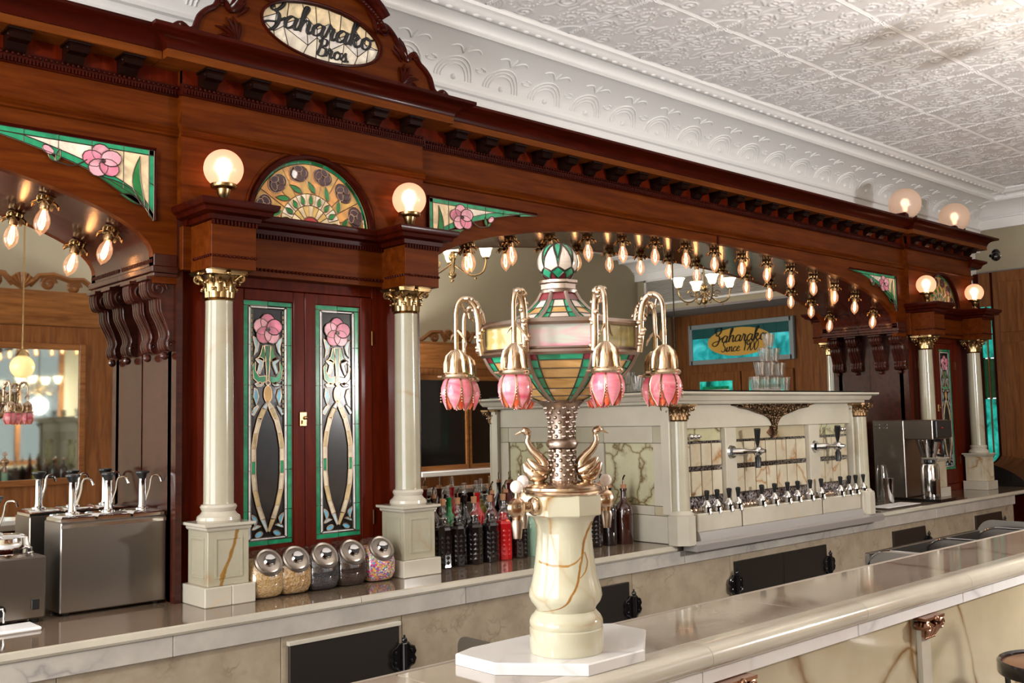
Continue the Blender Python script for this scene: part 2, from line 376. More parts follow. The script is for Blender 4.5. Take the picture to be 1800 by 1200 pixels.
for k, (ax, p) in enumerate((('x', -3.44), ('y', -4.1))):
    w = struct(bpy.data.objects.new('window_%d' % (k+1), None)); COL.objects.link(w); ORG[w.name] = Vector((0, 0, 0))
    a0, a1, z0, z1 = (-3.75, .25, .4, 3.1) if k == 0 else (3.65, 5.75, 1.0, 3.05)  # front-wall window is added out of view to bring in light
    n = 4 if k == 0 else 3
    def B(mb, u0, u1, q0, q1, d): return mb.box(p-d, p+d, u0, u1, q0, q1, .006) if ax == 'x' else mb.box(u0, u1, p-d, p+d, q0, q1, .006)
    fr = MB()
    for q in (z0, z1-.08): B(fr, a0, a1, q, q+.08, .05)
    for i in range(n+1):
        u = a0 + (a1-a0-.07)*i/n; B(fr, u, u+.07, z0+.08, z1-.08, .045)
    fr.build('window_frame', M['oak'], w)
    for i in range(n):
        u = a0 + (a1-a0-.07)*i/n; B(MB(), u+.07, u+(a1-a0-.07)/n, z0+.08, z1-.08, .004).build('pane', M['thin'], w, 0)

# embossed tin ceiling: one relief panel, laid as a grid
def relief_panel(sz, n):
    strokes = []
    def sp(cx, cy, r0, r1, a0, a1, k=26): return [(cx+(r0+(r1-r0)*i/k)*cos(a0+(a1-a0)*i/k), cy+(r0+(r1-r0)*i/k)*sin(a0+(a1-a0)*i/k)) for i in range(k+1)]
    strokes += [sp(.25, .27, .02, .155, 0, 3.6*pi), sp(.36, .10, .015, .085, pi, -1.9*pi), sp(.10, .38, .012, .075, .5*pi, 3*pi)]
    for j in range(6):
        a = .3 + j*.5; strokes.append([(.25+.165*cos(a)+t*.09*cos(a+.9), .27+.165*sin(a)+t*.09*sin(a+.9)) for t in (0, .25, .5, .75, 1)])
    for j in range(5): strokes.append(sp(.0, .0, .06+.022*j, .06+.03*j, .1, pi/2-.1, 14))
    strokes.append(sp(.5, .5, .09, .09, pi, 1.5*pi, 12)); strokes.append(sp(.5, .5, .05, .05, pi, 1.5*pi, 12))
    pts = [p for s_ in strokes for p in s_]
    cell = {}
    for p in pts: cell.setdefault((int(p[0]*20), int(p[1]*20)), []).append(p)
    vs = []; fs = []
    for i in range(n+1):
        for j in range(n+1):
            x, y = i/n, j/n; qx, qy = min(x, 1-x), min(y, 1-y)
            d = .08; ci, cj = int(qx*20), int(qy*20)
            for a in (-1, 0, 1):
                for b in (-1, 0, 1):
                    for p in cell.get((ci+a, cj+b), ()): d = min(d, sqrt((p[0]-qx)**2+(p[1]-qy)**2))
            h = .0085*math.exp(-(d/.0115)**2)
            e = min(qx, qy); h += .007*math.exp(-((e-.006)/.008)**2) if e > .004 else -.004
            vs.append((x*sz, y*sz, -h))
    for i in range(n):
        for j in range(n): a = i*(n+1)+j; fs.append((a, a+1, a+n+2, a+n+1))
    mb = MB(); mb.add(vs, fs); return mb.mesh('ceiling_panel', M['ceil'], 60)
ce = struct(MB().box(-3.5, 11.0, -4.2, 1.1, 3.712, 3.8).build('ceiling', M['ceil'], smooth=0))
PS = .60; pm = relief_panel(PS, 96)
for i in range(22):
    for j in range(7):
        link('ceiling_panel', pm, ce, loc=(-3.35+i*PS, .43-PS*(j+1), 3.704))
# cove along the bar wall and the end wall
def cove_profile():
    P = [(.955, 3.18), (.90, 3.18), (.90, 3.34), (.875, 3.345), (.875, 3.365), (.89, 3.37), (.885, 3.40), (.865, 3.405), (.865, 3.425), (.885, 3.43), (.88, 3.46)]
    P += [(.88-.27*(1-cos(q*pi/2*.96)), 3.46+.165*sin(q*pi/2*.96)) for q in (.12, .25, .38, .5, .62, .75, .88, 1)]
    P += [(.605, 3.622), (.59, 3.61), (.578, 3.622), (.585, 3.635)]
    P += [(.585-.075*(1-cos(q*pi/2)), 3.635+.035*sin(q*pi/2)) for q in (.3, .6, 1)]
    P += [(.475+.035*cos(a), 3.682+.032*sin(a)) for a in [-.2, -.7, -1.2, -1.7, -2.2, -2.7]]
    P += [(.435, 3.675), (.42, 3.68), (.415, 3.695), (.955, 3.715)]
    return P
CP = cove_profile()
cb = struct(MB().prism(CP, 'x', -3.4, 10.30).build('trim_3', M['cove'], smooth=50))
struct(MB().prism([(10.3-(.95-y)*1.0, 3.40+(z-3.18)*.60) if z < 3.5 else (10.3-(.95-y), z) for y, z in CP], 'y', -4.0, .94).build('trim_4', M['cove'], smooth=50))
# raised scroll ornaments pressed into the cove
orn = MB()
def cov(s_, x):                                  # point on the curved frieze, s_ 0..1
    q = s_*.96*pi/2; return Vector((x, .877-.27*(1-cos(q)), 3.458+.165*sin(q)))
for r in (.085, .105, .125): orn.tube([cov(.06+.0+ r*3.6*sin(a), r*cos(a)*1.05) for a in [pi*i/14 for i in range(15)]], .0045, 6)
orn.tube([cov(.60+.02*i, .0) for i in range(9)], [.010, .009, .012, .010, .008, .010, .007, .005, .002], 6)
for sg in (-1, 1):
    orn.tube([cov(.62+.10*sin(i/3.0), sg*(.01+.012*i)) for i in range(9)], .0045, 6)
    orn.tube([cov(.36+.05*cos(a), .17*sg+.03*sin(a)) for a in [i*.6 for i in range(9)]], .004, 6)
orn.ball(cov(.10, 0), .016, 10, 6)
om = orn.mesh('cove_ornament', M['cove'], 50)
for i in range(38): link('cove_ornament', om, cb, loc=(-2.9+i*.35, 0, 0))
rope = MB()
for i in range(150): rope.ball((-3.2+i*.088, .470, 3.655), .014, 8, 5, sx=1.9, sy=1.0, sz=.8)
o = rope.build('rope_leaf_moulding', M['cove'], cb, 50); o['kind'] = 'stuff'
# small bead row on the lower cove mouldings
# vent grille, doors and transom on the end wall (seen in the mirror)
vg = tag(bpy.data.objects.new('air_vent_grille', None), 'wide white louvred air grille high on the end wall above the entrance doors', 'vent'); COL.objects.link(vg); vg.location = (10.29, -2.9, 3.2); ORG[vg.name] = Vector((10.29, -2.9, 3.2))
mb = MB()
for y0, y1, z0, z1 in ((-3.85, -1.85, 3.05, 3.075), (-3.85, -1.85, 3.375, 3.40), (-3.85, -3.82, 3.05, 3.40), (-1.88, -1.85, 3.05, 3.4), (-2.9, -2.87, 3.05, 3.4)): mb.box(10.262, 10.30, y0, y1, z0, z1)
mb.build('vent_frame', M['white'], vg)
sl = MB().box(-.01, .012, -1.98, 0, -.004, .004).mesh('slat', mat('vent_slat', (.45, .42, .38), .5), 0)
for i in range(14): link('slat', sl, vg, loc=(10.285, -1.86, 3.085+i*.021), rot=(0, .5, 0))
# ------------------------------------------------------------------ hand-drawn script lettering
GL = {'Z': (1.5, [[(.2, 1.45), (0, 1.9), (.3, 2.3), (.9, 2.25), (1.1, 1.8), (.8, 1.3), (.4, 1.1), (.2, 1.25), (.4, 1.45)], [(.5, 1.1), (.9, .9), (1.0, .3), (.7, -.35), (.2, -.5), (-.2, -.2), (.1, .12), (.9, .3), (1.5, .75)]]),
 'a': (1.2, [[(.9, .85), (.5, 1), (.1, .6), (.15, .1), (.5, .05), (.9, .5), (.95, .95)], [(.95, .95), (.85, .3), (1, .02), (1.3, .25)]]),
 'h': (1.2, [[(0, .1), (.3, 1.2), (.55, 1.9), (.4, 2.1), (.2, 1.7), (.15, 0)], [(.15, .1), (.35, .8), (.65, 1), (.85, .8), (.8, .25), (.95, 0), (1.25, .25)]]),
 'r': (.95, [[(0, .1), (.2, .9), (.25, 1.12), (.3, .9), (.6, .92), (.55, .3), (.7, 0), (1, .25)]]),
 'k': (1.1, [[(0, .1), (.3, 1.2), (.55, 1.9), (.4, 2.1), (.2, 1.7), (.15, 0)], [(.15, .45), (.5, 1), (.75, .85), (.55, .55), (.2, .5)], [(.35, .5), (.6, .1), (.8, 0), (1.15, .25)]]),
 'o': (1.05, [[(.5, 1), (.15, .7), (.15, .2), (.5, 0), (.85, .3), (.8, .8), (.5, 1), (.7, .82), (1.1, .95)]]),
 'B': (1.3, [[(.35, 2), (.28, 1), (.1, 0)], [(0, 1.6), (.4, 2.1), (1, 2), (1, 1.4), (.45, 1.1), (1.05, .9), (1.1, .2), (.5, -.05), (0, .2)]]),
 's': (.8, [[(0, .1), (.4, .9), (.5, 1.05), (.55, .7), (.7, .3), (.5, 0), (.15, .1)]]),
 'S': (1.15, [[(.95, 1.8), (.7, 2.1), (.3, 1.9), (.35, 1.4), (.85, .9), (.8, .2), (.3, 0), (0, .3)]]),
 'i': (.65, [[(0, .1), (.25, 1), (.25, .2), (.4, 0), (.65, .25)], [(.3, 1.45), (.34, 1.5)]]),
 'n': (1.1, [[(0, .85), (.15, 1), (.2, 0)], [(.2, .1), (.4, .85), (.7, 1), (.8, .7), (.75, .2), (.9, 0), (1.15, .25)]]),
 'c': (.9, [[(.8, .8), (.5, 1), (.15, .6), (.2, .1), (.55, 0), (.95, .3)]]),
 'e': (.9, [[(.15, .45), (.6, .6), (.7, .85), (.45, 1), (.15, .6), (.2, .1), (.55, 0), (.95, .3)]]),
 '1': (.65, [[(.1, 1.5), (.4, 2), (.35, 0)]]), '9': (.95, [[(.8, 1.6), (.5, 2), (.1, 1.6), (.4, 1.1), (.8, 1.5), (.8, .8), (.4, 0)]]),
 '0': (1.05, [[(.5, 2), (.1, 1.2), (.2, .2), (.5, 0), (.9, .8), (.8, 1.7), (.5, 2)]]), '.': (.6, [[(.12, .22), (.20, .06), (.24, .0)]]), ' ': (.8, [])}
def script(mb, text, place, size, w, slant=.25, up=(0, 1, 0)):
    """place(x,z)->world point; thick-and-thin ribbon strokes"""
    x = 0.0
    for ch in text:
        adv, ss = GL[ch]
        for s_ in ss:
            L = smooth_line([(a+x+b*slant, b, 0) for a, b in s_], 5); n = len(L)
            rr = []
            for i in range(n):
                d = L[min(i+1, n-1)] - L[max(i-1, 0)]; k = abs(d.y)/max(1e-6, d.length)
                rr.append(w*(.45+.75*k*(1 if d.y < 0 else .55)))
            mb.tube([place(p.x*size, p.y*size) for p in L], rr, 6, flat=.5, up=up)
        x += adv
    return x*size
def swidth(text, size): return sum(GL[c][0] for c in text)*size
# ------------------------------------------------------------------ stained glass helpers
def pane(parent, poly, y, m, lead=None, th=.004, r=.0021, name='pane', lab=None):
    mb = MB().prism(poly, 'y', y, y+th)
    o = mb.build(name, m, parent, 0, lab)
    if lead is not None:
        n = len(poly); pts = [(poly[i % n][0], y, poly[i % n][1]) for i in range(n+1)]
        lead.tube(pts, r, 5)
    return o
def blob(cx, cz, rx, rz, n=14, rot=0.0, p=0.0):
    out = []
    for i in range(n):
        a = 2*pi*i/n; k = 1+p*cos(2*a); x, z = rx*k*cos(a), rz*k*sin(a)
        out.append((cx+x*cos(rot)-z*sin(rot), cz+x*sin(rot)+z*cos(rot)))
    return out
def leafp(a, b, w, bend=0.0, n=8):
    ax, az = a; bx, bz = b; dx, dz = bx-ax, bz-az; L = sqrt(dx*dx+dz*dz); nx, nz = -dz/L, dx/L
    up, lo = [], []
    for i in range(n+1):
        t_ = i/n; c = bend*sin(pi*t_); h = w*sin(pi*t_**.8)*.5
        up.append((ax+dx*t_+nx*(c+h), az+dz*t_+nz*(c+h))); lo.append((ax+dx*t_+nx*(c-h), az+dz*t_+nz*(c-h)))
    return up + lo[::-1][1:-1]
def flower(parent, cx, cz, r, y, lead, sx=1.0):
    for k in range(5):
        a = pi/2 + 2*pi*k/5 + .15
        pane(parent, [(cx+(x-cx)*sx, z) for x, z in blob(cx+r*.50*cos(a), cz+r*.50*sin(a), r*.56, r*.50, 12, a)], y-.0009*k, M['g_pinkg'] if k % 2 else M['g_pinkl'], lead)
    pane(parent, blob(cx, cz, r*.12*sx, r*.12, 8), y-.006, M['g_plum'], lead)

def door_art(parent, xc, zt, y, checks):
    sx, sz = .00257, .002326
    lead = MB(); light = MB()
    P = lambda d: [(xc+a*sx, zt-b*sz) for a, b in d]
    def both(d, m, ld=None):
        pane(parent, P(d), y, m, light if ld is None else ld); pane(parent, P([(-a, b) for a, b in d]), y, m, light if ld is None else ld)
    pane(parent, P([(-31, 10), (31, 10), (31, 420), (-31, 420)]), y+.004, M['g_darkpane'])
    ys = [0, 8.5, 78, 150, 222, 300, 370, 421.5, 430]
    for sg in (-1, 1):
        for i in range(1, 7): pane(parent, P([(sg*43.5, ys[i]), (sg*34.5, ys[i]), (sg*34.5, ys[i+1]), (sg*43.5, ys[i+1])]), y-.001, M['g_green'], lead)
        for i in range(1, 7):
            a, b = max(ys[i], 11.5), min(ys[i+1], 418.5); pane(parent, P([(sg*34.3, a), (sg*29.6, a), (sg*29.6, b), (sg*34.3, b)]), y-.001, M['g_white'], lead)
        for b0, b1 in ((0, 8.5), (421.5, 430)): pane(parent, P([(sg*43.5, b0), (0, b0), (0, b1), (sg*43.5, b1)]), y-.001, M['g_green'], lead)
        for b0, b1 in ((9.5, 13), (417, 420.5)): pane(parent, P([(sg*31, b0), (0, b0), (0, b1), (sg*31, b1)]), y-.001, M['g_white'], lead)
    if checks:
        for sg in (-1, 1):
            for i in range(22): pane(parent, P([(sg*29.5, 16+i*8.4), (sg*26.5, 16+i*8.4), (sg*26.5, 22.5+i*8.4), (sg*29.5, 22.5+i*8.4)]), y, M['g_olive'] if i % 3 else M['g_leaf'], lead)
    for k in range(5):
        a = pi/2 + 2*pi*k/5
        pane(parent, P([(u*1.0, 50-v*1.1) for u, v in blob(12*cos(a), 12*sin(a), 14.0, 13.0, 12, a)]), y-.0009*k-.001, M['g_pinkl'] if k % 2 else M['g_pinkg'], lead)
    pane(parent, P(blob(0, 51, 3, 3, 8)), y-.007, M['g_plum'], lead)
    pane(parent, P([(-5.5, 79), (5.5, 79), (1.6, 141), (-1.6, 141)]), y, M['g_greend'], light)
    both([(-9, 80), (-6.5, 80), (-3, 106), (-7, 108), (-19, 103), (-13, 96)], M['g_leaf'])
    both([(-26.5, 63), (-19, 68), (-15.5, 76), (-18, 90), (-24, 98), (-22, 84)], M['g_bluep'])
    both([(-22, 104), (-13, 100), (-7, 104), (-9, 116), (-15, 131), (-19, 127), (-15, 112), (-19, 108)], M['g_bluep'])
    both([(-27, 116), (-22, 108), (-22, 124), (-15, 135), (-4, 133), (-3, 143), (-14, 149), (-25, 138)], M['g_green'])
    both([(-23, 148), (-14, 144), (-7, 147), (-12, 152), (-20, 152)], M['g_bluep'])
    both([(-24, 155), (-19, 158), (-16, 170), (-20, 186), (-25, 170)], M['g_blue'])
    both([(-30, 201), (-24, 190), (-17, 185), (-16, 188), (-25, 204)], M['g_bluep'])
    pane(parent, P(blob(0, 146, 4, 4, 10)), y-.002, M['g_plum'], light)
    pane(parent, P(blob(0, 166, 7, 15, 14)), y-.001, M['g_amber'], light)
    W_ = [(178, 1), (190, 10), (208, 18), (235, 25), (262, 29), (284, 30.5), (306, 30), (335, 26.5), (362, 20.5), (386, 13), (408, 2.5)]
    W_ = [(b, min(a, 29.0)) for b, a in W_]
    for sg in (-1, 1):
        for i in range(len(W_)-1):
            (b0, a0), (b1, a1) = W_[i], W_[i+1]
            pane(parent, P([(sg*a0, b0), (sg*a1, b1), (sg*max(0, a1-7.5), b1+(3 if i < 2 else -2 if i > 7 else 0)), (sg*max(0, a0-7.5), b0+(7 if i == 0 else 3 if i < 2 else 0))]), y-.001,
                 M['g_green'] if i == 5 else M['g_bluep'] if i in (0, 9) and sg < 0 else M['g_tan'] if i % 2 else M['g_pale'], light)
    for sg in (-1, 1):
        pane(parent, P(blob(sg*16, 411, 7, 4.5, 12, sg*.4)), y-.001, M['g_blue'], light)
        pane(parent, P(leafp((sg*28, 376), (sg*23, 398), 7, sg*3)), y-.001, M['g_blue'], light)
        pane(parent, P(leafp((sg*28, 402), (sg*12, 397), 6, sg*2)), y-.001, M['g_bluep'], light)
    lead.build('lead_came', M['lead'], parent); light.build('copper_came', M['leadl'], parent)

# ------------------------------------------------------------------ carved wood helpers
def loft(mb, rings):
    for i, (x0, x1, y0, y1, z) in enumerate(rings):
        mb.v += [(x0, y0, z), (x1, y0, z), (x1, y1, z), (x0, y1, z)]
    k = len(mb.v)-4*len(rings); n = len(rings)
    mb.f += [(k, k+3, k+2, k+1), (k+4*n-4, k+4*n-3, k+4*n-2, k+4*n-1)]
    for i in range(n-1):
        for j in range(4):
            a = k+4*i; mb.f.append((a+j, a+(j+1) % 4, a+4+(j+1) % 4, a+4+j))
    return mb
def beads(mb, x0, x1, y, z, step, r, sx=1.0, n=8):
    k = int((x1-x0)/step)
    for i in range(k+1): mb.ball((x0+(x1-x0)*i/k, y, z), r, n, 5, sx=sx)
def dent(mb, x0, x1, y0, y1, z0, z1, step, duty=.55):
    k = int((x1-x0)/step)
    for i in range(k): xx = x0+(x1-x0)*(i+.2)/k; mb.box(xx, xx+step*duty, y0, y1, z0, z1)
def spiral(cx, cz, r0, turns, n=30, sg=1, a0=0.0): return [(cx+sg*r0*(1-.85*i/n)*cos(a0+2*pi*turns*i/n), cz+r0*(1-.85*i/n)*sin(a0+2*pi*turns*i/n)) for i in range(n+1)]
modm = MB()
modm.prism([(0, 0), (-.085, 0), (-.088, -.012), (-.080, -.028), (-.062, -.030), (-.045, -.030), (-.030, -.045), (-.016, -.058), (0, -.060)], 'x', -.034, .034)
modm.prism([(0, 0), (-.094, 0), (-.094, .008), (0, .008)], 'x', -.042, .042); modm.box(-.03, .03, -.01, -.002, -.064, -.056)
for sg in (-1, 1): modm.tube([(sg*.0345, y, z) for y, z in spiral(-.074, -.015, .012, 1.4, 14)], .003, 5)
MODM = modm.mesh('modillion', M['wood_shade'], 40)
def modillions(par, x0, x1, yf, step=.193):
    k = max(1, round((x1-x0)/step))
    for i in range(k): link('modillion', MODM, par, loc=(x0+(x1-x0)*(i+.5)/k, yf, 2.966))
def corbel(w=.085):
    """scrolled bracket projecting along -x from x=0, height .29 (z from 0 down)"""
    P = smooth_line([(0, 0), (-.095, 0), (-.105, -.03), (-.094, -.062), (-.072, -.066), (-.070, -.085), (-.062, -.12), (-.040, -.165), (-.026, -.20), (-.03, -.24), (-.024, -.262), (0, -.272)] and
                    [(0, 0, 0), (-.095, 0, 0), (-.107, -.03, 0), (-.095, -.064, 0), (-.070, -.070, 0), (-.064, -.115, 0), (-.040, -.165, 0), (-.026, -.205, 0), (-.034, -.235, 0), (-.026, -.262, 0), (0, -.272, 0)], 4)
    mb = MB(); mb.prism([(p.x, p.y) for p in P], 'y', 0, w)
    for y in (-.002, w+.002):
        mb.tube([(x, y, z) for x, z in spiral(-.066, -.032, .033, 1.7)], .0055, 6)
        mb.tube([(p.x*.86, y, p.y) for p in P[14:-3]], .004, 5); mb.tube([(x, y, z) for x, z in spiral(-.020, -.24, .014, 1.2, 12)], .004, 5)
    for yy in (w*.25, w*.5, w*.75): mb.tube([(p.x-.002, yy, p.y) for p in P[3:-4]], .006, 6)
    mb.box(-.115, 0, -.006, w+.006, 0, .012); mb.ball((-.022, w/2, -.285), .016, 8, 6)
    return mb
CORB = corbel().mesh('corbel', M['woodg'], 40)

def bay_top(par, x0, x1, yf, seam=None):
    """moulding, bead course, modillions and cornice on a bay's fascia"""
    MB().prism([(yf, 2.712), (yf-.014, 2.716), (yf-.010, 2.726), (yf-.020, 2.735), (yf-.010, 2.745), (yf-.014, 2.752), (yf, 2.756)], 'x', x0, x1).build('moulding', M['wood'], par)
    b = MB().box(x0, x1, yf-.012, yf+.01, 2.872, 2.918); beads(b, x0+.01, x1-.01, yf-.016, 2.906, .0185, .0062); dent(b, x0, x1, yf-.022, yf-.012, 2.876, 2.893, .012)
    o = b.build('bead_course', M['woodd'], par, 40); o['kind'] = 'stuff'
    MB().box(x0, x1, yf-.002, yf+.02, 2.918, 2.98).build('frieze', M['woodz'], par, 0)
    if x0 > 0: x0 += .1068
    x1 -= .1068
    MB().box(x0, x1, yf-.105, yf+.2, 2.974, 3.006, .002).build('cornice_fillet', M['fillet'], par)
    pr = [(yf+.2, 3.006), (yf-.108, 3.006)] + [(yf-.108-.072*(1-cos(q*pi/2)), 3.006+.05*sin(q*pi/2)) for q in (.15, .35, .55, .75, 1)] + [(yf-.188, 3.060), (yf-.188, 3.072), (yf+.2, 3.072)]
    MB().prism(pr, 'x', x0, x1).build('cornice', M['woodd'], par, 30)
    modillions(par, x0, x1, yf)

def spandrel(par, xe, sg, fz, y):
    """stained-glass corner panel; xe vertical edge, sg direction of the point, fz lower edge"""
    lead = MB(); zt = 2.645; L = .70; b = .020
    # frame moulding
    N = 18; low = []
    for i in range(N+1):
        x = xe+sg*L*i/N; low.append((x, min(zt-.004, fz(x))))
    MB().tube([(xe-sg*.006, y-.002, low[0][1])] + [(xe-sg*.006, y-.002, zt+.006)] + [(xe+sg*L, y-.002, zt+.006)], .006, 6).build('glass_frame', M['woodd'], par)
    g = link('spandrel_glass', MB().prism([(xe, low[0][1]), (xe, zt)] + [(x, zt) for x, z in low[1:-1]] + [(xe+sg*L, zt-.002)] + low[::-1][1:-1], 'y', y+.003, y+.006).mesh('spandrel_glass', M['g_creaml'], 0, org(par)), par)
    inner = [(x, min(z+b*1.25, zt-b)) for x, z in low]
    cuts = [0, 3, 6, 9, 12, 15]
    for i in range(len(cuts)-1):
        a, c = cuts[i], cuts[i+1]
        poly = [(inner[j][0] if j else xe+sg*b, inner[j][1]) for j in range(a, c+1)] + [(inner[j][0] if j else xe+sg*b, zt-b) for j in range(c, a-1, -1)]
        pane(g, poly, y, M['g_cream'] if i < 2 else M['g_creaml'], lead)
    for i in range(0, N, 3):                     # borders
        j = min(N, i+3)
        pane(g, [(low[k][0], low[k][1]) for k in range(i, j+1)] + [(inner[k][0], max(inner[k][1], low[k][1]+.001)) for k in range(j, i-1, -1)], y-.001, M['g_green'], lead)
        pane(g, [(low[i][0], zt), (low[j][0], zt), (low[j][0], max(zt-b, low[j][1])), (low[i][0], zt-b)], y-.001, M['g_green'], lead)
    zz = low[0][1]
    for q in range(2): pane(g, [(xe, zz+(zt-zz)*q/2), (xe+sg*b, zz+.02+(zt-zz-.02)*q/2), (xe+sg*b, zz+.02+(zt-zz-.02)*(q+1)/2), (xe, zz+(zt-zz)*(q+1)/2)], y-.001, M['g_green'], lead)
    flower(g, xe+sg*.195, zt-.072, .060, y-.003, lead, 1.15)
    pane(g, leafp((xe+sg*.036, zt-.225), (xe+sg*.055, zt-.03), .034, -sg*.022), y-.002, M['g_leaf'], lead)
    pane(g, leafp((xe+sg*.036, zt-.220), (xe+sg*.21, zt-.130), .034, sg*.012), y-.002, M['g_greend'], lead)
    pane(g, leafp((xe+sg*.05, zt-.215), (xe+sg*.13, zt-.185), .026, sg*.006), y-.002, M['g_leaf'], lead)
    lead.tube([(p.x, y-.003, p.y) for p in smooth_line([(xe+sg*.25, zt-.075, 0), (xe+sg*.30, zt-.105, 0), (xe+sg*.36, zt-.098, 0)], 5)], .0025, 5)
    pane(g, blob(xe+sg*.385, zt-.060, .022, .014, 10, sg*.6), y-.002, M['g_pinkl'], lead)
    pane(g, leafp((xe+sg*.355, zt-.098), (xe+sg*.345, zt-.052), .016), y-.002, M['g_leaf'], lead); pane(g, leafp((xe+sg*.36, zt-.098), (xe+sg*.385, zt-.075), .014), y-.002, M['g_leaf'], lead)
    lead.build('lead_came', M['lead'], g)

# ------------------------------------------------------------------ the two arched mirror bays
def bay(x0, x1, c, a, zs, rise, label, xl, xr, seam):
    r = thing('arched_mirror_bay', label, 'mirror', (c, .45, .93))
    N = 60; xs = [xl+(xr-xl)*(.5-.5*cos(pi*i/N)) for i in range(N+1)]
    bot = [(x0, zs-.10)] + [(xl, zs-.10)] + [(x, arch(a, zs, rise, c, x)) for x in xs] + [(xr, zs-.10), (x1, zs-.10)]
    top = [(x, 2.98) for x, z in bot]
    MB().strip(top, bot, .40, .44).build('arch_fascia', M['wood'], r, 30)
    sf = [(x, arch(a, zs, rise, c, x)) for x in xs]
    MB().strip([(x, z+.03) for x, z in sf], sf, .4401, YM).build('soffit', M['woodg'], r, 60)
    # mirror glass in panes, set in a narrow frame
    edges = [x0] + ([seam] if seam else []) + [x1]
    for i in range(len(edges)-1): MB().box(edges[i]+.003, edges[i+1]-.003, YM, YM+.006, .935, 2.80).build('mirror_pane', M['mirror'], r, 0)
    if seam: MB().box(seam-.003, seam+.003, YM-.003, YM+.004, .935, 2.70).build('mirror_joint', M['blackm'], r, 0)
    MB().box(x0, x1, YM+.007, .80, .93, 2.97).build('back_board', M['woodd'], r, 0)
    # imposts and corbels carrying the arch
    for e, j, sg in ((xl, x0, -1), (xr, x1, 1)):
        im = MB(); lo, hi = min(e, j), max(e, j)
        for q, (p, z0, z1) in enumerate(((0, zs-.036, zs+.012), (.010, zs-.060, zs-.036), (.002, zs-.075, zs-.060))):
            im.box(lo-(p if sg > 0 else 0), hi+(p if sg < 0 else 0), .40-p-.006, YM, z0, z1, .003)
        im.build('impost', M['woodg'], r)
        dm = MB()
        for q in range(22): dm.box(e-.004, e+.004, .405+q*.0140, .412+q*.0140, zs-.022, zs-.008)
        o = dm.build('impost_dentils', M['woodd'], r, 0); o['kind'] = 'stuff'
        if abs(hi-lo) > .06:
            for yy in (.412, .575):
                link('corbel', CORB, r, loc=(j, yy if sg > 0 else yy+.085, zs-.088), rot=(0, 0, 0 if sg > 0 else pi))
    bay_top(r, x0, x1, .40)
    return r
fz2 = lambda x: arch(2.30, 2.28, .385, ARC, x)+.095 if abs(x-ARC) < 2.299 else 2.375
fz1 = lambda x: arch(2.295, 2.24, .40, -.765, x)+.115 if abs(x+.765) < 2.294 else 2.36
B1 = bay(-3.2, 1.622, -.765, 2.295, 2.24, .40, 'arched mirror bay behind the steel syrup pumps, two bulbs under its arch end', -3.06, 1.53, None)
B2 = bay(2.79, 7.582, ARC, 2.30, 2.28, .385, 'very wide arched mirror bay behind the marble tap dispenser and bottles', 2.83, 7.43, 5.075)
spandrel(B1, 1.527, -1, fz1, .392)
spandrel(B2, 2.848, 1, fz2, .392); spandrel(B2, 7.430, -1, fz2, .392)
MB().box(5.122, 5.138, .392, .401, 2.66, 2.712).build('key_joint', M['woodd'], B2, 0)

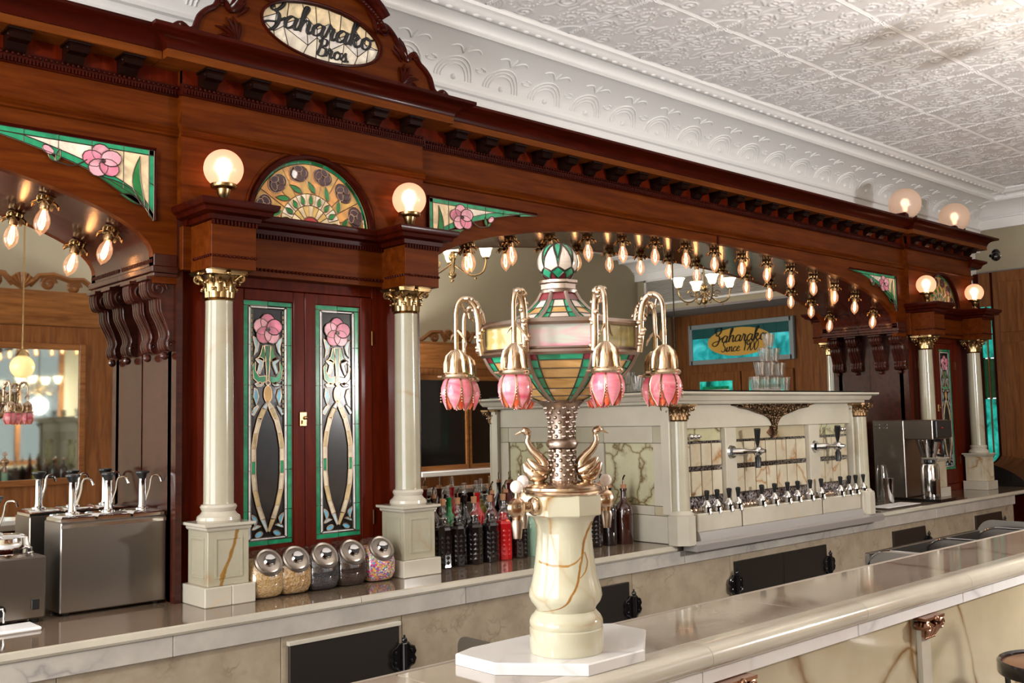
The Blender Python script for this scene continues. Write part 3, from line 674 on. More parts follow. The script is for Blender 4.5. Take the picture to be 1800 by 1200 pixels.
# ------------------------------------------------------------------ the two stained-glass cabinets
def cabinet(cx, label, checks):
    r = thing('stained_glass_cabinet', label, 'cabinet', (cx, .45, .93)); h = .583; x0, x1 = cx-h, cx+h
    for xa, xb in ((x0, x0+.025), (x1-.025, x1)): MB().box(xa, xb, .40, .80, .93, 2.97).build('jamb_panel', M['woodg'], r, 0)
    MB().box(x0+.026, x1-.026, .53, .79, .93, 2.90).build('cabinet_back', M['woodd'], r, 0)
    ff = MB()
    for a in ((x0, cx-.345, .93, 2.20), (cx+.345, x1, .93, 2.20), (cx-.345, cx+.345, 2.155, 2.20), (cx-.345, cx+.345, .93, .985)): ff.box(a[0], a[1], .44, .475, a[2], a[3], .002)
    ff.build('face_frame', M['woodz'], r)
    for sg in (-1, 1):
        gx = cx+sg*.168; gw = .114; da, db = (cx-.343, cx-.001) if sg < 0 else (cx+.001, cx+.343)
        d = MB().box(da, gx-gw, .436, .464, .988, 2.152, .003); d.box(gx+gw, db, .436, .464, .988, 2.152, .003); d.box(gx-gw, gx+gw, .436, .464, .988, 1.104, .003); d.box(gx-gw, gx+gw, .436, .464, 2.106, 2.152, .003)
        d = d.build('door', M['woodz'], r)
        door_art(d, gx, 2.106, .450, checks and sg < 0)
        for zz in (1.18, 1.97): MB().tube([(da+.004 if sg < 0 else db-.004, .432, zz-.032), (da+.004 if sg < 0 else db-.004, .432, zz+.032)], .0045, 6).build('hinge', M['brass'], d)
        if sg < 0:
            k = MB().box(cx-.028, cx+.004, .428, .437, 1.585, 1.645, .002); k.ball((cx-.004, .424, 1.62), .008); k.box(cx-.020, cx-.012, .422, .43, 1.595, 1.61); k.build('lock', M['brass'], d)
    # entablature over the columns
    en = MB().box(x0+.01, x1-.01, .37, .50, 2.195, 2.365, .002)
    en.build('entablature_frieze', M['wood'], r)
    for sg in (-1, 1):
        c = cx+sg*.447; MB().box(c-.092, c+.092, .195, .375, 2.186, 2.365, .002).build('entablature_block', M['wood'], r)
    be = MB(); beads(be, x0+.05, x1-.05, .366, 2.222, .018, .007)
    for sg in (-1, 1): c = cx+sg*.447; beads(be, c-.088, c+.088, .192, 2.232, .0176, .006); [be.ball((c-.095, .20+.0176*i, 2.232), .006, 6, 4) for i in range(9)]
    dent(be, x0+.05, x1-.05, .355, .372, 2.350, 2.366, .014)
    for sg in (-1, 1): c = cx+sg*.447; dent(be, c-.095, c+.095, .182, .196, 2.350, 2.366, .014)
    o = be.build('carved_beading', M['woodd'], r, 40); o['kind'] = 'stuff'
    co = MB(); prof = [(0.004, 2.366), (.012, 2.368), (.016, 2.385), (.045, 2.392), (.050, 2.406), (.062, 2.412), (.068, 2.428), (.068, 2.436)]
    loft(co, [(x0+.02, x1-.02, .37-p*.9, .50, z) for p, z in prof])
    co.build('entablature_cornice', M['woodd'], r, 30)
    for sg in (-1, 1):
        c = cx+sg*.447; loft(MB(), [(c-.092-p, c+.092+p, .195-p, .40, z+.001) for p, z in prof]).build('entablature_cap', M['woodd'], r, 30)
    # fascia with the half-round fanlight
    R = .298; zc = 2.425; yf = .36
    N = 30; arc = [(cx-R*cos(pi*i/N), zc+R*sin(pi*i/N)) for i in range(N+1)]
    bot = [(x0, zc)] + arc + [(x1, zc)]
    MB().strip([(x, 2.98) for x, z in bot], bot, yf, yf+.04).build('upper_fascia', M['wood'], r, 30)
    MB().tube([(x, yf-.002, z) for x, z in arc], .013, 8).build('fanlight_moulding', M['woodd'], r); MB().tube([(cx+(x-cx)*1.07, yf-.001, zc+(z-zc)*1.07) for x, z in arc], .006, 6).build('fanlight_bead', M['wood'], r)
    g = link('fanlight', MB().prism([(cx-.29*cos(pi*i/N), zc+.29*sin(pi*i/N)) for i in range(N+1)], 'y', yf+.03, yf+.035).mesh('fanlight', M['g_orange'], 0, org(r)), r)
    lead = MB(); y = yf+.024
    def wedge(r0, r1, a0, a1, m, n=3, yy=y): pane(g, [(cx+r0*cos(a0+(a1-a0)*i/n), zc+r0*sin(a0+(a1-a0)*i/n)) for i in range(n+1)] + [(cx+r1*cos(a1+(a0-a1)*i/n), zc+r1*sin(a1+(a0-a1)*i/n)) for i in range(n+1)], yy, m, lead)
    pane(g, [(cx+.045*cos(pi*i/10), zc+.045*sin(pi*i/10)) for i in range(11)], y, M['g_red'], lead)
    for i in range(11): wedge(.047, .095, pi*i/11, pi*(i+1)/11, M['g_cream'] if i % 2 else M['g_gold'])
    for i in range(9):
        a0, a1 = pi*i/9, pi*(i+1)/9; wedge(.095, .145, a0, a1, M['g_creaml'] if i % 2 else M['g_cream']); a = (a0+a1)/2
        pane(g, leafp((cx+.098*cos(a), zc+.098*sin(a)), (cx+.142*cos(a), zc+.142*sin(a)), .022), y-.002, M['g_leaf'], lead)
    for i in range(12): wedge(.145, .272, pi*i/12, pi*(i+1)/12, M['g_orange'] if i % 2 else M['g_amber'])
    for i in range(14): wedge(.272, .288, pi*i/14, pi*(i+1)/14, M['g_greend'] if i % 3 == 0 else M['g_green'])
    for i in range(7):
        a = pi*(i+.5)/7; pane(g, leafp((cx+.150*cos(a-.16), zc+.150*sin(a-.16)), (cx+.200*cos(a+.1), zc+.200*sin(a+.1)), .024), y-.002, M['g_leaf'], lead)
    for i in range(6):
        a = pi*(i+.6)/6.2; px, pz = cx+.232*cos(a), zc+.232*sin(a)
        pane(g, blob(px, pz, .047, .036, 14, a+pi/2), y-.002, M['g_plum'], lead)
        for k in range(4):
            q = a+pi/2+k*1.57; pane(g, blob(px+.022*cos(q), pz+.020*sin(q), .020, .014, 9, q+1.2), y-.004-.0007*k, M['g_plum'] if k else M['g_white'] if i == 3 else M['g_plum'], lead, r=.0016)
    lead.build('lead_came', M['leadl'], g)
    # moulding, beads, modillions and projecting cornice
    mo = MB().prism([(yf, 2.712), (yf-.014, 2.716), (yf-.010, 2.726), (yf-.020, 2.735), (yf-.010, 2.745), (yf-.014, 2.752), (yf, 2.756)], 'x', x0-.004, x1+.004); mo.build('moulding', M['wood'], r)
    b = MB().box(x0-.008, x1+.008, yf-.014, yf+.01, 2.872, 2.918); beads(b, x0+.01, x1-.01, yf-.018, 2.906, .0185, .0066); dent(b, x0, x1, yf-.024, yf-.012, 2.876, 2.893, .012)
    o = b.build('bead_course', M['woodd'], r, 40); o['kind'] = 'stuff'
    MB().box(x0, x1, yf-.002, yf+.02, 2.918, 2.98).build('frieze', M['woodz'], r, 0)
    modillions(r, x0, x1, yf)
    loft(MB(), [(x0-.105, x1+.105, yf-.105, .62, 2.974), (x0-.105, x1+.105, yf-.105, .62, 3.006)]).build('cornice_fillet', M['fillet'], r, 0)
    loft(MB(), [(x0-p, x1+p, yf-p, .62, z) for p, z in [(.107, 3.0062)] + [(.107+.068*(1-cos(q*pi/2)), 3.006+.05*sin(q*pi/2)) for q in (.15, .35, .55, .75, 1)] + [(.182, 3.060), (.182, 3.074)]]).build('cornice', M['woodd'], r, 30)
    return r
K1 = cabinet(CX, 'mahogany cabinet with two stained-glass doors beside the syrup pumps, five candy jars before it', True)
K2 = cabinet(CX2, 'mahogany stained-glass cabinet beside the coffee brewer, frosted globes on its cornice', False)
# beige strip of side casing right of the far cabinet
# ------------------------------------------------------------------ pediment with the glass name oval
ped = thing('name_pediment', 'carved mahogany pediment with an oval amber glass sign in black script lettering', 'pediment', (CX, .28, 3.074))
H = [(-.665, .0), (-.655, .03), (-.63, .045), (-.60, .030), (-.575, .045), (-.56, .09), (-.53, .125), (-.495, .150), (-.475, .185), (-.45, .175), (-.43, .150), (-.40, .175), (-.365, .235), (-.32, .275), (-.285, .275), (-.265, .25), (-.245, .30), (-.18, .385), (-.09, .43), (0, .445)]
full = [(CX+x, 3.072+z) for x, z in H] + [(CX-x, 3.072+z) for x, z in H[::-1][1:]]
zo = 3.072+.165; ro, rz_ = .292, .122
# board cut round the oval opening: two halves
ov = [(CX+ro*cos(a), zo+rz_*sin(a)) for a in [pi+pi*i/24 for i in range(25)]]
half_low = [(full[0][0], 3.072)] + [(CX-ro-.05, 3.072)]
nL = len(H)
up_oval = [(CX+ro*cos(a), zo+rz_*sin(a)) for a in [pi-pi*i/24 for i in range(25)]]
lo_oval = [(CX+ro*cos(a), zo+rz_*sin(a)) for a in [pi+pi*i/24 for i in range(25)]]
def zat(x):
    for (xa, za), (xb, zb) in zip(full, full[1:]):
        if xa <= x <= xb: return za+(zb-za)*(x-xa)/max(1e-6, xb-xa)
    return 3.075
pb = MB()
pb.strip([(x, zat(x)) for x, z in up_oval], up_oval, .27, .31); pb.strip(lo_oval, [(x, 3.072) for x, z in lo_oval], .27, .31)
for sg in (-1, 1):
    side = [(CX+sg*abs(x-CX), z) for x, z in full[:nL] if abs(x-CX) > ro] + [(CX+sg*ro, zat(CX-ro))]
    pb.strip(side, [(x, 3.072) for x, z in side], .27, .31)
pb.build('pediment_board', M['wood'], ped, 30)
cr = MB()
edge = smooth_line([(x, .265, z) for x, z in full], 3); cr.tube(edge, .012, 8); cr.tube([(p.x, .262, p.y if False else p.z-.018) for p in edge[40:-40]], .005, 6)
for sg in (-1, 1):
    for (x, z, rr) in ((-.655, .022, .016), (-.47, .175, .020), (-.30, .255, .034)):
        cr.tube([(CX+sg*(x+a), .262, 3.072+z+b) for a, b in spiral(0, 0, rr, 1.6, 18)], .006, 6); cr.ball((CX+sg*x, .258, 3.072+z), rr*.5, 8, 6)
    for k in range(6):                           # carved leaf sprays low on the board
        a = .15+k*.32; L = .085+.02*(k % 2); x0_, z0_ = CX+sg*.40, 3.098
        cr.tube([(x0_+sg*(t_*L*cos(a)*-1 if k > 3 else t_*L*cos(a)), .266-.008*sin(pi*t_), z0_+t_*L*sin(a)+.012*sin(pi*t_)) for t_ in (0, .25, .5, .75, 1)], [.003, .008, .009, .006, .002], 6)
    for k in range(4):
        cr.tube([(CX+sg*(.35+.012*k+.05*t_), .266-.006*sin(pi*t_), 3.255+.02*k-.05*t_*(1+.2*k)) for t_ in (0, .3, .6, 1)], [.003, .008, .007, .002], 6)
cr.build('carving', M['woodd'], ped, 40)
hood = MB()
HP = [(CX+.33*cos(a), 3.072+.165+.245*sin(a)) for a in [radians(28+i*124/24) for i in range(25)]]
hood.tube([(x, .235, z+.02) for x, z in HP], .026, 10); hood.tube([(x, .25, z-.018) for x, z in HP], .012, 8)
beads_ = MB()
for i in range(40):
    a = radians(32+i*116/39); beads_.ball((CX+.325*cos(a), .243, 3.072+.155+.232*sin(a)), .007, 6, 4)
hood.build('hood_moulding', M['woodd'], ped, 40); o = beads_.build('hood_beads', M['woodd'], ped); o['kind'] = 'stuff'
MB().tube([(x, .268, z) for x, z in up_oval+lo_oval[::-1]], .006, 8).build('oval_moulding', M['woodd'], ped)
og = link('oval_glass', MB().prism([(CX+(ro-.004)*cos(2*pi*i/40), zo+(rz_-.003)*sin(2*pi*i/40)) for i in range(40)], 'y', .290, .294).mesh('oval_glass', M['g_creaml'], 0, org(ped)), ped)
lead = MB(); rnd = random.Random(3); pal = ['creaml', 'cream', 'opal', 'creaml', 'cream', 'opal']
cols = 9; cut = [[0]*(4) for _ in range(cols+1)]
XS = [-1+2*i/cols for i in range(cols+1)]
G = []
for i in range(cols+1):
    hh = sqrt(max(0, 1-XS[i]**2)); row = []
    for j in range(4):
        s_ = -1+2*j/3; row.append((XS[i]+(rnd.uniform(-.09, .09) if 0 < i < cols and 0 < j < 3 else 0), hh*(s_+(rnd.uniform(-.05, .05)+(.22 if (i+j) % 2 else -.22) if 0 < j < 3 else 0))))
    G.append(row)
for i in range(cols):
    for j in range(3):
        q = [G[i][j], G[i+1][j], G[i+1][j+1], G[i][j+1]]
        q = [p for k, p in enumerate(q) if p not in q[:k]]
        if j == 2 or j == 0:                      # follow the oval edge
            e0, e1 = (G[i][j if j == 0 else 3], G[i+1][j if j == 0 else 3]); sgn = -1 if j == 0 else 1
            mids = [(e0[0]+(e1[0]-e0[0])*t_, sgn*sqrt(max(0, 1-(e0[0]+(e1[0]-e0[0])*t_)**2))) for t_ in (.25, .5, .75)]
            q = ([e0]+mids+[e1, G[i+1][1], G[i][1]]) if j == 0 else ([G[i][2], G[i+1][2], e1]+mids[::-1]+[e0])
            q = [p for k, p in enumerate(q) if p not in q[:k]]
        pane(og, [(CX+p[0]*(ro-.006), zo+p[1]*(rz_-.005)) for p in q], .286, M['g_'+pal[(i*3+j*2) % 6]], lead)
lead.build('lead_came', M['lead'], og)
tx = MB(); s1 = .0545; wt = swidth('Zaharako', s1)
script(tx, 'Zaharako', lambda x, z: Vector((CX-wt*.52+x, .284, zo-.012+z)), s1, .0078, up=(0, 1, 0))
s2 = .036; script(tx, 'Bros.', lambda x, z: Vector((CX-.03+x, .284, zo-.092+z)), s2, .0058, up=(0, 1, 0))
tx.build('lettering', M['black'], og)
lp = MB(); N = 14                                 # low arched crest on the far cabinet
q = [(CX2-.26+.52*i/N, 3.074+.085*sin(pi*i/N)) for i in range(N+1)]
lc = lp.strip(q, [(x, 3.0735) for x, z in q], .40, .44); lp.tube([(x, .40, z) for x, z in q], .010, 8)
lp.build('cornice_crest', M['woodd'], K2)
# ------------------------------------------------------------------ onyx columns
def capital_mesh(r, h, name='capital', m='brass'):
    mb = MB()
    mb.lathe([(r*1.02, 0), (r*1.10, h*.03), (r*1.02, h*.07), (r*.98, h*.10), (r*.98, h*.45), (r*1.15, h*.72), (r*1.45, h*.86), (r*1.3, h*.87)], (0, 0, 0), 20)
    w = r*1.62; P = []
    for k in range(4):
        a = pi/4+k*pi/2; c = Vector((cos(a), sin(a)))*w*1.28; d = Vector((cos(a+pi/4), sin(a+pi/4)))*w*.88
        n = Vector((-sin(a), cos(a)))*w*.12; P += [(c-n)[:], (c+n)[:], d[:]]
    mb.prism(P, 'z', h*.87, h*.93); mb.prism([(x*1.05, y*1.05) for x, y in P], 'z', h*.93, h)
    for row, (z0, hh, out, n) in enumerate(((.10, .34, .28, 8), (.30, .36, .42, 8))):
        for k in range(n):
            a = 2*pi*(k+.5*row)/n; e = Vector((cos(a), sin(a), 0))
            pts = []; rr = []
            for t_ in (0, .25, .5, .75, .92, 1.0):
                q = r*(1.0+out*t_**2.2); pts.append(e*q + Vector((0, 0, h*(z0+hh*sin(min(1, t_*1.12)*pi/2*1.05)-(.06*(t_ > .95)))))); rr.append(r*(.30*(1-t_**3)+.10))
            mb.tube(pts, rr, 6, flat=.45, up=tuple(e))
            mb.ball(tuple(pts[-1]), r*.13, 6, 4)
    for k in range(4):                            # corner volutes
        a = pi/4+k*pi/2; e = Vector((cos(a), sin(a), 0)); c = e*r*1.62+Vector((0, 0, h*.76))
        sp = [c + e*(r*.30*(1-.8*i/16)*cos(1.2-5.2*i/16*1.6)) + Vector((0, 0, r*.30*(1-.8*i/16)*sin(1.2-5.2*i/16*1.6))) for i in range(17)]
        mb.tube([e*r*1.05+Vector((0, 0, h*.50)), e*r*1.2+Vector((0, 0, h*.72))]+sp, r*.09, 6)
        a2 = k*pi/2; e2 = Vector((cos(a2), sin(a2), 0)); mb.ball(tuple(e2*w*.95+Vector((0, 0, h*.92))), r*.20, 8, 5)
    return mb.mesh(name, M[m], 45)
CAPM = capital_mesh(.053, .112)
YC = .320
def shaft_vein_mat():
    return M['onyx']
def column(x, label, two):
    r = thing('onyx_column', label, 'column', (x, YC, .93))
    if two:
        for a, b in ((-.102, .0055), (.0065, .102)): MB().box(x+a, x+b, YC-.102, YC+.102, .93, 1.002, .003).build('plinth_block', M['onyxp'], r)
    else: MB().box(x-.102, x+.102, YC-.102, YC+.102, .93, 1.002, .003).build('plinth_block', M['onyxp'], r)
    p = MB(); b = .083
    p.box(x-b, x+b, YC-b, YC+b, 1.002, 1.204, .002)
    for (u0, u1) in ((-.056, .056),):            # raised panel frames
        for f in range(2):
            for q0, q1, z0, z1 in ((u0, u0+.008, 1.03, 1.18), (u1-.008, u1, 1.03, 1.18), (u0+.0081, u1-.0081, 1.03, 1.038), (u0+.0081, u1-.0081, 1.172, 1.18)):
                if f == 0: p.box(x+q0, x+q1, YC-b-.003, YC-b+.002, z0, z1)
                else: p.box(x-b-.003, x-b+.002, YC+q0, YC+q1, z0, z1)
    pmat = M['onyx'] if x < 5 else M['onyxt']
    if two: pmat = add_vein(add_vein(M['onyx'].copy(), (1, 0, 0), [(.07, -.030), (.11, -.022), (.17, .004), (.22, .022), (.275, .036)], .009, (.26, .13, .03)), (1, 0, 0), [(.09, -.034), (.12, -.026), (.15, -.006)], .005, (.30, .16, .04))
    p.build('pedestal', pmat, r)
    loft(MB(), [(x-q, x+q, YC-q, YC+q, z) for q, z in ((.086, 1.204), (.090, 1.210), (.090, 1.216), (.102, 1.222), (.102, 1.232))]).build('pedestal_cap', M['onyxp'], r, 30)
    MB().lathe([(0, 1.232), (.078, 1.232), (.082, 1.240), (.080, 1.252), (.068, 1.262), (.062, 1.272), (.066, 1.280), (.069, 1.288), (.064, 1.297), (.057, 1.300), (0, 1.300)], (x, YC, 0), 32).build('column_base', M['onyxp'], r)
    MB().lathe([(.0575, 1.300), (.0565, 1.31), (.056, 1.5), (.0545, 1.75), (.051, 2.06), (.052, 2.075)], (x, YC, 0), 32).build('shaft', M['onyx'], r)
    link('capital', CAPM, r, loc=(x, YC, 2.074))
    return r
for cx_, dx, lab, two in ((CX, -.447, 'polished onyx column beside the syrup pumps, bold brown vein on its pedestal', True), (CX, .447, 'polished onyx column between the rainbow sprinkle jar and the bottles', False),
                          (CX2, -.447, 'polished onyx column standing behind the coffee brewer', False), (CX2, .447, 'polished onyx column at the teal window end of the worktop', False)):
    column(cx_+dx, lab, two)

# ------------------------------------------------------------------ globe lamps
def globe_lamp(loc, R, label, core, wood_base=False, group=None):
    r = thing('globe_lamp', label, 'lamp', loc, group); x, y, z = loc
    if wood_base:
        b = MB().box(x-.10, x-.045, y-.05, y+.05, z, z+.075, .006); b.box(x+.045, x+.10, y-.05, y+.05, z, z+.075, .006); b.box(x-.045, x+.045, y-.045, y+.045, z, z+.02)
        b.build('cradle', M['woodd'], r); zc = z+.035+R
        MB().lathe([(0, .02), (.04, .02), (.042, .04), (.05, .048), (.05, .052), (0, .052)], (x, y, z), 20).build('fitter', M['brassd'], r)
    else:
        MB().lathe([(0, 0), (.042, 0), (.043, .006), (.028, .012), (.014, .022), (.013, .030), (.020, .042), (.026, .060), (.028, .070), (.034, .073), (.047, .075), (.050, .080), (.050, .090), (.044, .092), (0, .092)], (x, y, z), 28).build('fitter', M['brass'], r)
        zc = z+.081+R*.93
    a0 = .52
    MB().lathe([(R*sin(a0+(pi-a0)*i/26), -R*cos(a0+(pi-a0)*i/26)) for i in range(26)]+[(0, R)], (x, y, zc), 36).build('globe', M['globe'], r, 60) if False else \
        MB().ball((x, y, zc), R, 40, 26).build('globe', M['globepale' if wood_base else 'globe'], r, 60)
    MB().lathe([(0, -.045), (.012, -.042), (.014, -.02), (.024, .004), (.026, .016), (.018, .034), (0, .042)], (x, y, zc-.005), 16).build('bulb', M[core], r, 60)
    return r
for dx, cx_, lab in ((-.447, CX, 'lit frosted globe lamp on brass cup above the column beside the syrup pumps'), (.447, CX, 'lit frosted globe lamp on brass cup between the rose fanlight and the wide arch'),
                     (-.447, CX2, 'lit frosted globe lamp on brass cup above the column behind the coffee brewer'), (.447, CX2, 'lit frosted globe lamp on brass cup at the teal window end of the bar')):
    globe_lamp((cx_+dx, .285, 2.438), .0755, lab, 'bulbcore')
globe_lamp((7.585, .36, 3.074), .124, 'large dim frosted globe lamp on top of the cornice, next to the wide arch', 'bulbcored', True)
globe_lamp((8.475, .36, 3.074), .124, 'large dim frosted globe lamp on top of the cornice, next to the security camera', 'bulbcored', True)

# ------------------------------------------------------------------ bulbs under the arches
def bulb_proto(label, group):
    r = thing('filament_bulb', label, 'light bulb', (0, 0, 0), group)
    ro = MB().lathe([(0, 0), (.030, 0), (.032, -.006), (.020, -.012), (.014, -.02), (0, -.02)], (0, 0, 0), 16)
    for k in range(8):
        a = 2*pi*k/8; e = Vector((cos(a), sin(a), 0))
        ro.tube([e*.016+Vector((0, 0, -.030)), e*.034+Vector((0, 0, -.026)), e*.046+Vector((0, 0, -.034)), e*.050+Vector((0, 0, -.044))], [.006, .011, .010, .003], 6, flat=.4, up=(0, 0, 1))
        ro.tube([e*.026+Vector((0, 0, -.002)), e*.030+Vector((0, 0, -.016)), e*.024+Vector((0, 0, -.026))], .004, 5)
    ro.build('rosette', M['brass'], r, 45)
    MB().lathe([(0, -.018), (.016, -.018), (.017, -.05), (.015, -.054), (0, -.054)], (0, 0, 0), 14).build('socket', M['brassd'], r)
    MB().lathe([(.013, -.052), (.016, -.062), (.025, -.080), (.0285, -.100), (.026, -.120), (.016, -.138), (.006, -.147), (.0015, -.153), (0, -.153)], (0, 0, 0), 16).build('bulb_glass', M['bulbglass'], r, 60)
    f = MB(); f.tube([(.004, 0, -.056), (.009, 0, -.085), (.010, 0, -.112), (.005, 0, -.128), (-.005, 0, -.128), (-.010, 0, -.112), (-.009, 0, -.085), (-.004, 0, -.056)], .0021, 5)
    f.tube([(0, .004, -.056), (0, .008, -.085), (0, .008, -.115), (0, 0, -.124), (0, -.008, -.115), (0, -.008, -.085), (0, -.004, -.056)], .0018, 5)
    f.build('filament', M['fil'], r, 60)
    return r
ORD = 'first second third fourth fifth sixth seventh eighth ninth tenth eleventh twelfth thirteenth fourteenth fifteenth sixteenth'.split()
def put_bulbs(proto, xs, a, zs, rise, c, y, lab):
    for i, x in enumerate(xs):
        z = arch(a, zs, rise, c, x); sl = (arch(a, zs, rise, c, x+.002)-arch(a, zs, rise, c, x-.002))/.004; an = -math.atan(sl)*.55
        o = proto if i == 0 else copy_tree(proto)
        o['label'] = lab % ORD[i]
        o.location = (x, y, z-.001); o.rotation_euler = (0, an, 0)
bp = bulb_proto('clear filament bulb in a brass flower socket under the wide mirror arch', 'bulbs under the wide arch')
# even steps along the curve of the arch
pts = [(ARC-2.29*cos(pi*i/800), 0) for i in range(801)]; acc = [0.0]
for i in range(800):
    x0_, x1_ = pts[i][0], pts[i+1][0]; acc.append(acc[-1]+sqrt((x1_-x0_)**2+(arch(2.30, 2.28, .385, ARC, x1_)-arch(2.30, 2.28, .385, ARC, x0_))**2))
NBULB = 16; tot = acc[-1]; xs = []
for k in range(NBULB):
    s_ = tot/2+(k-(NBULB-1)/2)*.2985
    for i in range(800):
        if acc[i] <= s_ <= acc[i+1]: xs.append(pts[i][0]); break
put_bulbs(bp, xs[::-1], 2.30, 2.28, .385, ARC, .535, 'clear filament bulb under the wide mirror arch, %s from the coffee brewer')
bp2 = bulb_proto('clear filament bulb in a brass flower socket under the arch above the syrup pumps', 'bulbs under the arch above the pumps')
put_bulbs(bp2, [1.425, 1.185, .90], 2.295, 2.24, .40, -.765, .535, 'clear filament bulb under the arch above the syrup pumps, %s from the stained-glass cabinet')

# ------------------------------------------------------------------ back counter
wt_ = thing('worktop', 'long polished grey marble worktop along the mirrored back bar', 'worktop', (2.8, .36, .898))
for a, b in ((-3.2, .20), (.20, 2.19), (2.19, 4.13), (6.17, 7.2), (7.2, 9.02)):
    sl_ = MB().box(a+.0012, b-.0012, .0121, .80, .898, .93).build('marble_slab', M['worktop'], wt_, 0); MB().prism([(-.0, .908), (.006, .899), (.012, .898), (.012, .93), (.003, .926)], 'x', a+.0012, b-.0012).build('slab_edge', M['onyxp'], sl_, 30)  # edge strip stays light; the top's colour carries the reflected wood
MB().prism([(.02, .898), (.80, .898), (.80, .93), (.02, .93)], 'x', 4.131, 6.169).build('marble_slab', M['worktop'], wt_, 30)
bs = thing('back_counter_base', 'marble-clad counter base under the grey worktop', 'counter', (2.8, .3, 0))
for a, b in ((-3.2, -.5), (-.5, 1.447), (1.447, 2.72), (2.72, 4.2), (4.2, 5.65), (5.65, 7.1), (7.1, 8.52)): MB().box(a+.001, b-.001, .012, .05, .828, .897, .002).build('frieze_slab', M['marble'], bs)
for a, b in ((-3.2, -.2), (-.2, 1.08), (1.08, 1.86), (1.86, 2.40), (2.40, 3.32), (3.32, 3.80), (3.80, 4.62), (4.62, 5.63), (5.63, 6.44), (6.44, 6.96), (6.96, 7.75), (7.75, 8.28), (8.28, 8.52)):
    MB().box(a+.001, b-.001, .030, .06, .0, .827, .002).build('cladding_slab', M['marbleg'], bs)
MB().box(-3.2, 8.52, .061, .9, 0, .897).build('carcass', M['woodd'], bs, 0)
def latch(par, x, z, y):
    mb = MB()
    for sg in (-1, 1):
        P = [(0, -.050), (sg*.022, -.054), (sg*.034, -.040), (sg*.052, -.034), (sg*.060, -.014), (sg*.052, 0), (sg*.060, .014), (sg*.052, .034), (sg*.034, .040), (sg*.022, .054), (0, .050)]
        mb.prism([(x+a, z+b) for a, b in P], 'y', y-.010, y); mb.tube([(x+a*.98, y-.010, z+b*.98) for a, b in P], .004, 6)
        for b in (-.026, .026): mb.ball((x+sg*.038, y-.011, z+b*.8), .006, 8, 5)
    mb.tube([(x, y-.016, z-.052), (x, y-.016, z+.052)], .011, 10); mb.ball((x, y-.016, z+.066), .012, 8, 6); mb.ball((x, y-.016, z-.066), .012, 8, 6); mb.tube([(x, y-.016, z+.07), (x, y-.016, z+.086)], .004, 6)
    return mb.build('hinge', M['blackm'], par)
for x0_, x1_, hx, lab in ((1.887, 2.378, 1, 'zinc icebox door below the candy jars, black hinge on its edge'), (3.345, 3.765, 1, 'zinc icebox door behind the onyx tap column'), (4.650, 5.122, -1, 'zinc icebox door with hinge on the side toward the onyx tap column'),
                         (5.126, 5.605, 1, 'zinc icebox door below the tap dispenser, hinge on the side toward the coffee brewer'), (6.465, 6.935, 1, 'zinc icebox door below the coffee brewer'), (7.774, 8.254, 1, 'zinc icebox door nearest the end leg of the counter')):
    d = thing('icebox_door', lab, 'door', ((x0_+x1_)/2, .02, .36), 'icebox doors')
    MB().box(x0_, x1_, .016, .030, .36, .790, .003).build('door_panel', M['steeld'], d)
    if x0_ < 2: MB().box(x0_-.006, x1_+.006, .010, .030, .790, .806, .002).build('door_lintel', M['onyxp'], d)
    latch(d, x1_+.012 if hx > 0 else x0_-.012, .668, .016)

# ------------------------------------------------------------------ syrup pumps
def pump(par, x, y, z, h, ang, short=False):
    p = MB(); p.lathe([(0, 0), (.026, 0), (.026, .006), (.015, .010), (.013, .02), (.0125, h-.02), (.014, h-.012), (0, h-.012)], (x, y, z), 16); p = p.build('pump', M['chrome'], par)
    k = MB(); k.lathe([(0, h-.014), (.012, h-.014), (.021, h+.004), (.026, h+.010), (.026, h+.015), (.018, h+.018), (0, h+.019)], (x, y, z), 18); k.build('pump_knob', M['black'], p)
    e = Vector((cos(ang), sin(ang), 0)); b = Vector((x, y, z))
    MB().tube(smooth_line([b+e*.012+Vector((0, 0, h*.25)), b+e*.026+Vector((0, 0, h*.62)), b+e*.032+Vector((0, 0, h*.93)), b+e*.046+Vector((0, 0, h*1.0)), b+e*.062+Vector((0, 0, h*.97)), b+e*.070+Vector((0, 0, h*.80))], 4), .0045, 8).build('spout', M['chrome'], p)
pm_ = thing('syrup_pump_station', 'brushed steel syrup station with three tall chrome pumps', 'dispenser', (1.418, .55, .93))
X0, X1, Y0, Y1 = 1.226, 1.612, .455, .635
MB().box(X0, X1, Y0, Y1, .942, 1.262, .004).build('steel_body', M['steel'], pm_)
MB().box(X0+.002, X1-.002, Y0-.0015, Y0+.004, 1.240, 1.252).build('front_lip', M['chrome'], pm_, 0)
for a, b in ((X0+.03, Y0+.03), (X1-.03, Y0+.03), (X0+.03, Y1-.03), (X1-.03, Y1-.03)): MB().lathe([(0, .93), (.011, .93), (.014, .9425), (0, .9425)], (a, b, 0), 12).build('foot', M['black'], pm_)
for i in range(3):
    cx_ = X0+.064+i*.129
    l = MB(); loft(l, [(cx_-.060+q, cx_+.060-q, Y0+.012+q, Y1-.012-q, z) for q, z in ((0, 1.262), (.0, 1.272), (.010, 1.282), (.016, 1.284))]); l.build('lid', M['chrome'], pm_, 30)
    pump(pm_, cx_, Y0+.075, 1.283, .128, -.25)
wm = thing('topping_warmer', 'short steel topping warmer with round lidded well, dial and switch', 'warmer', (1.06, .52, .93))
X0, X1, Y0, Y1 = .93, 1.168, .42, .62
MB().box(X0, X1, Y0, Y1, .945, 1.158, .006).build('steel_body', M['steel'], wm)
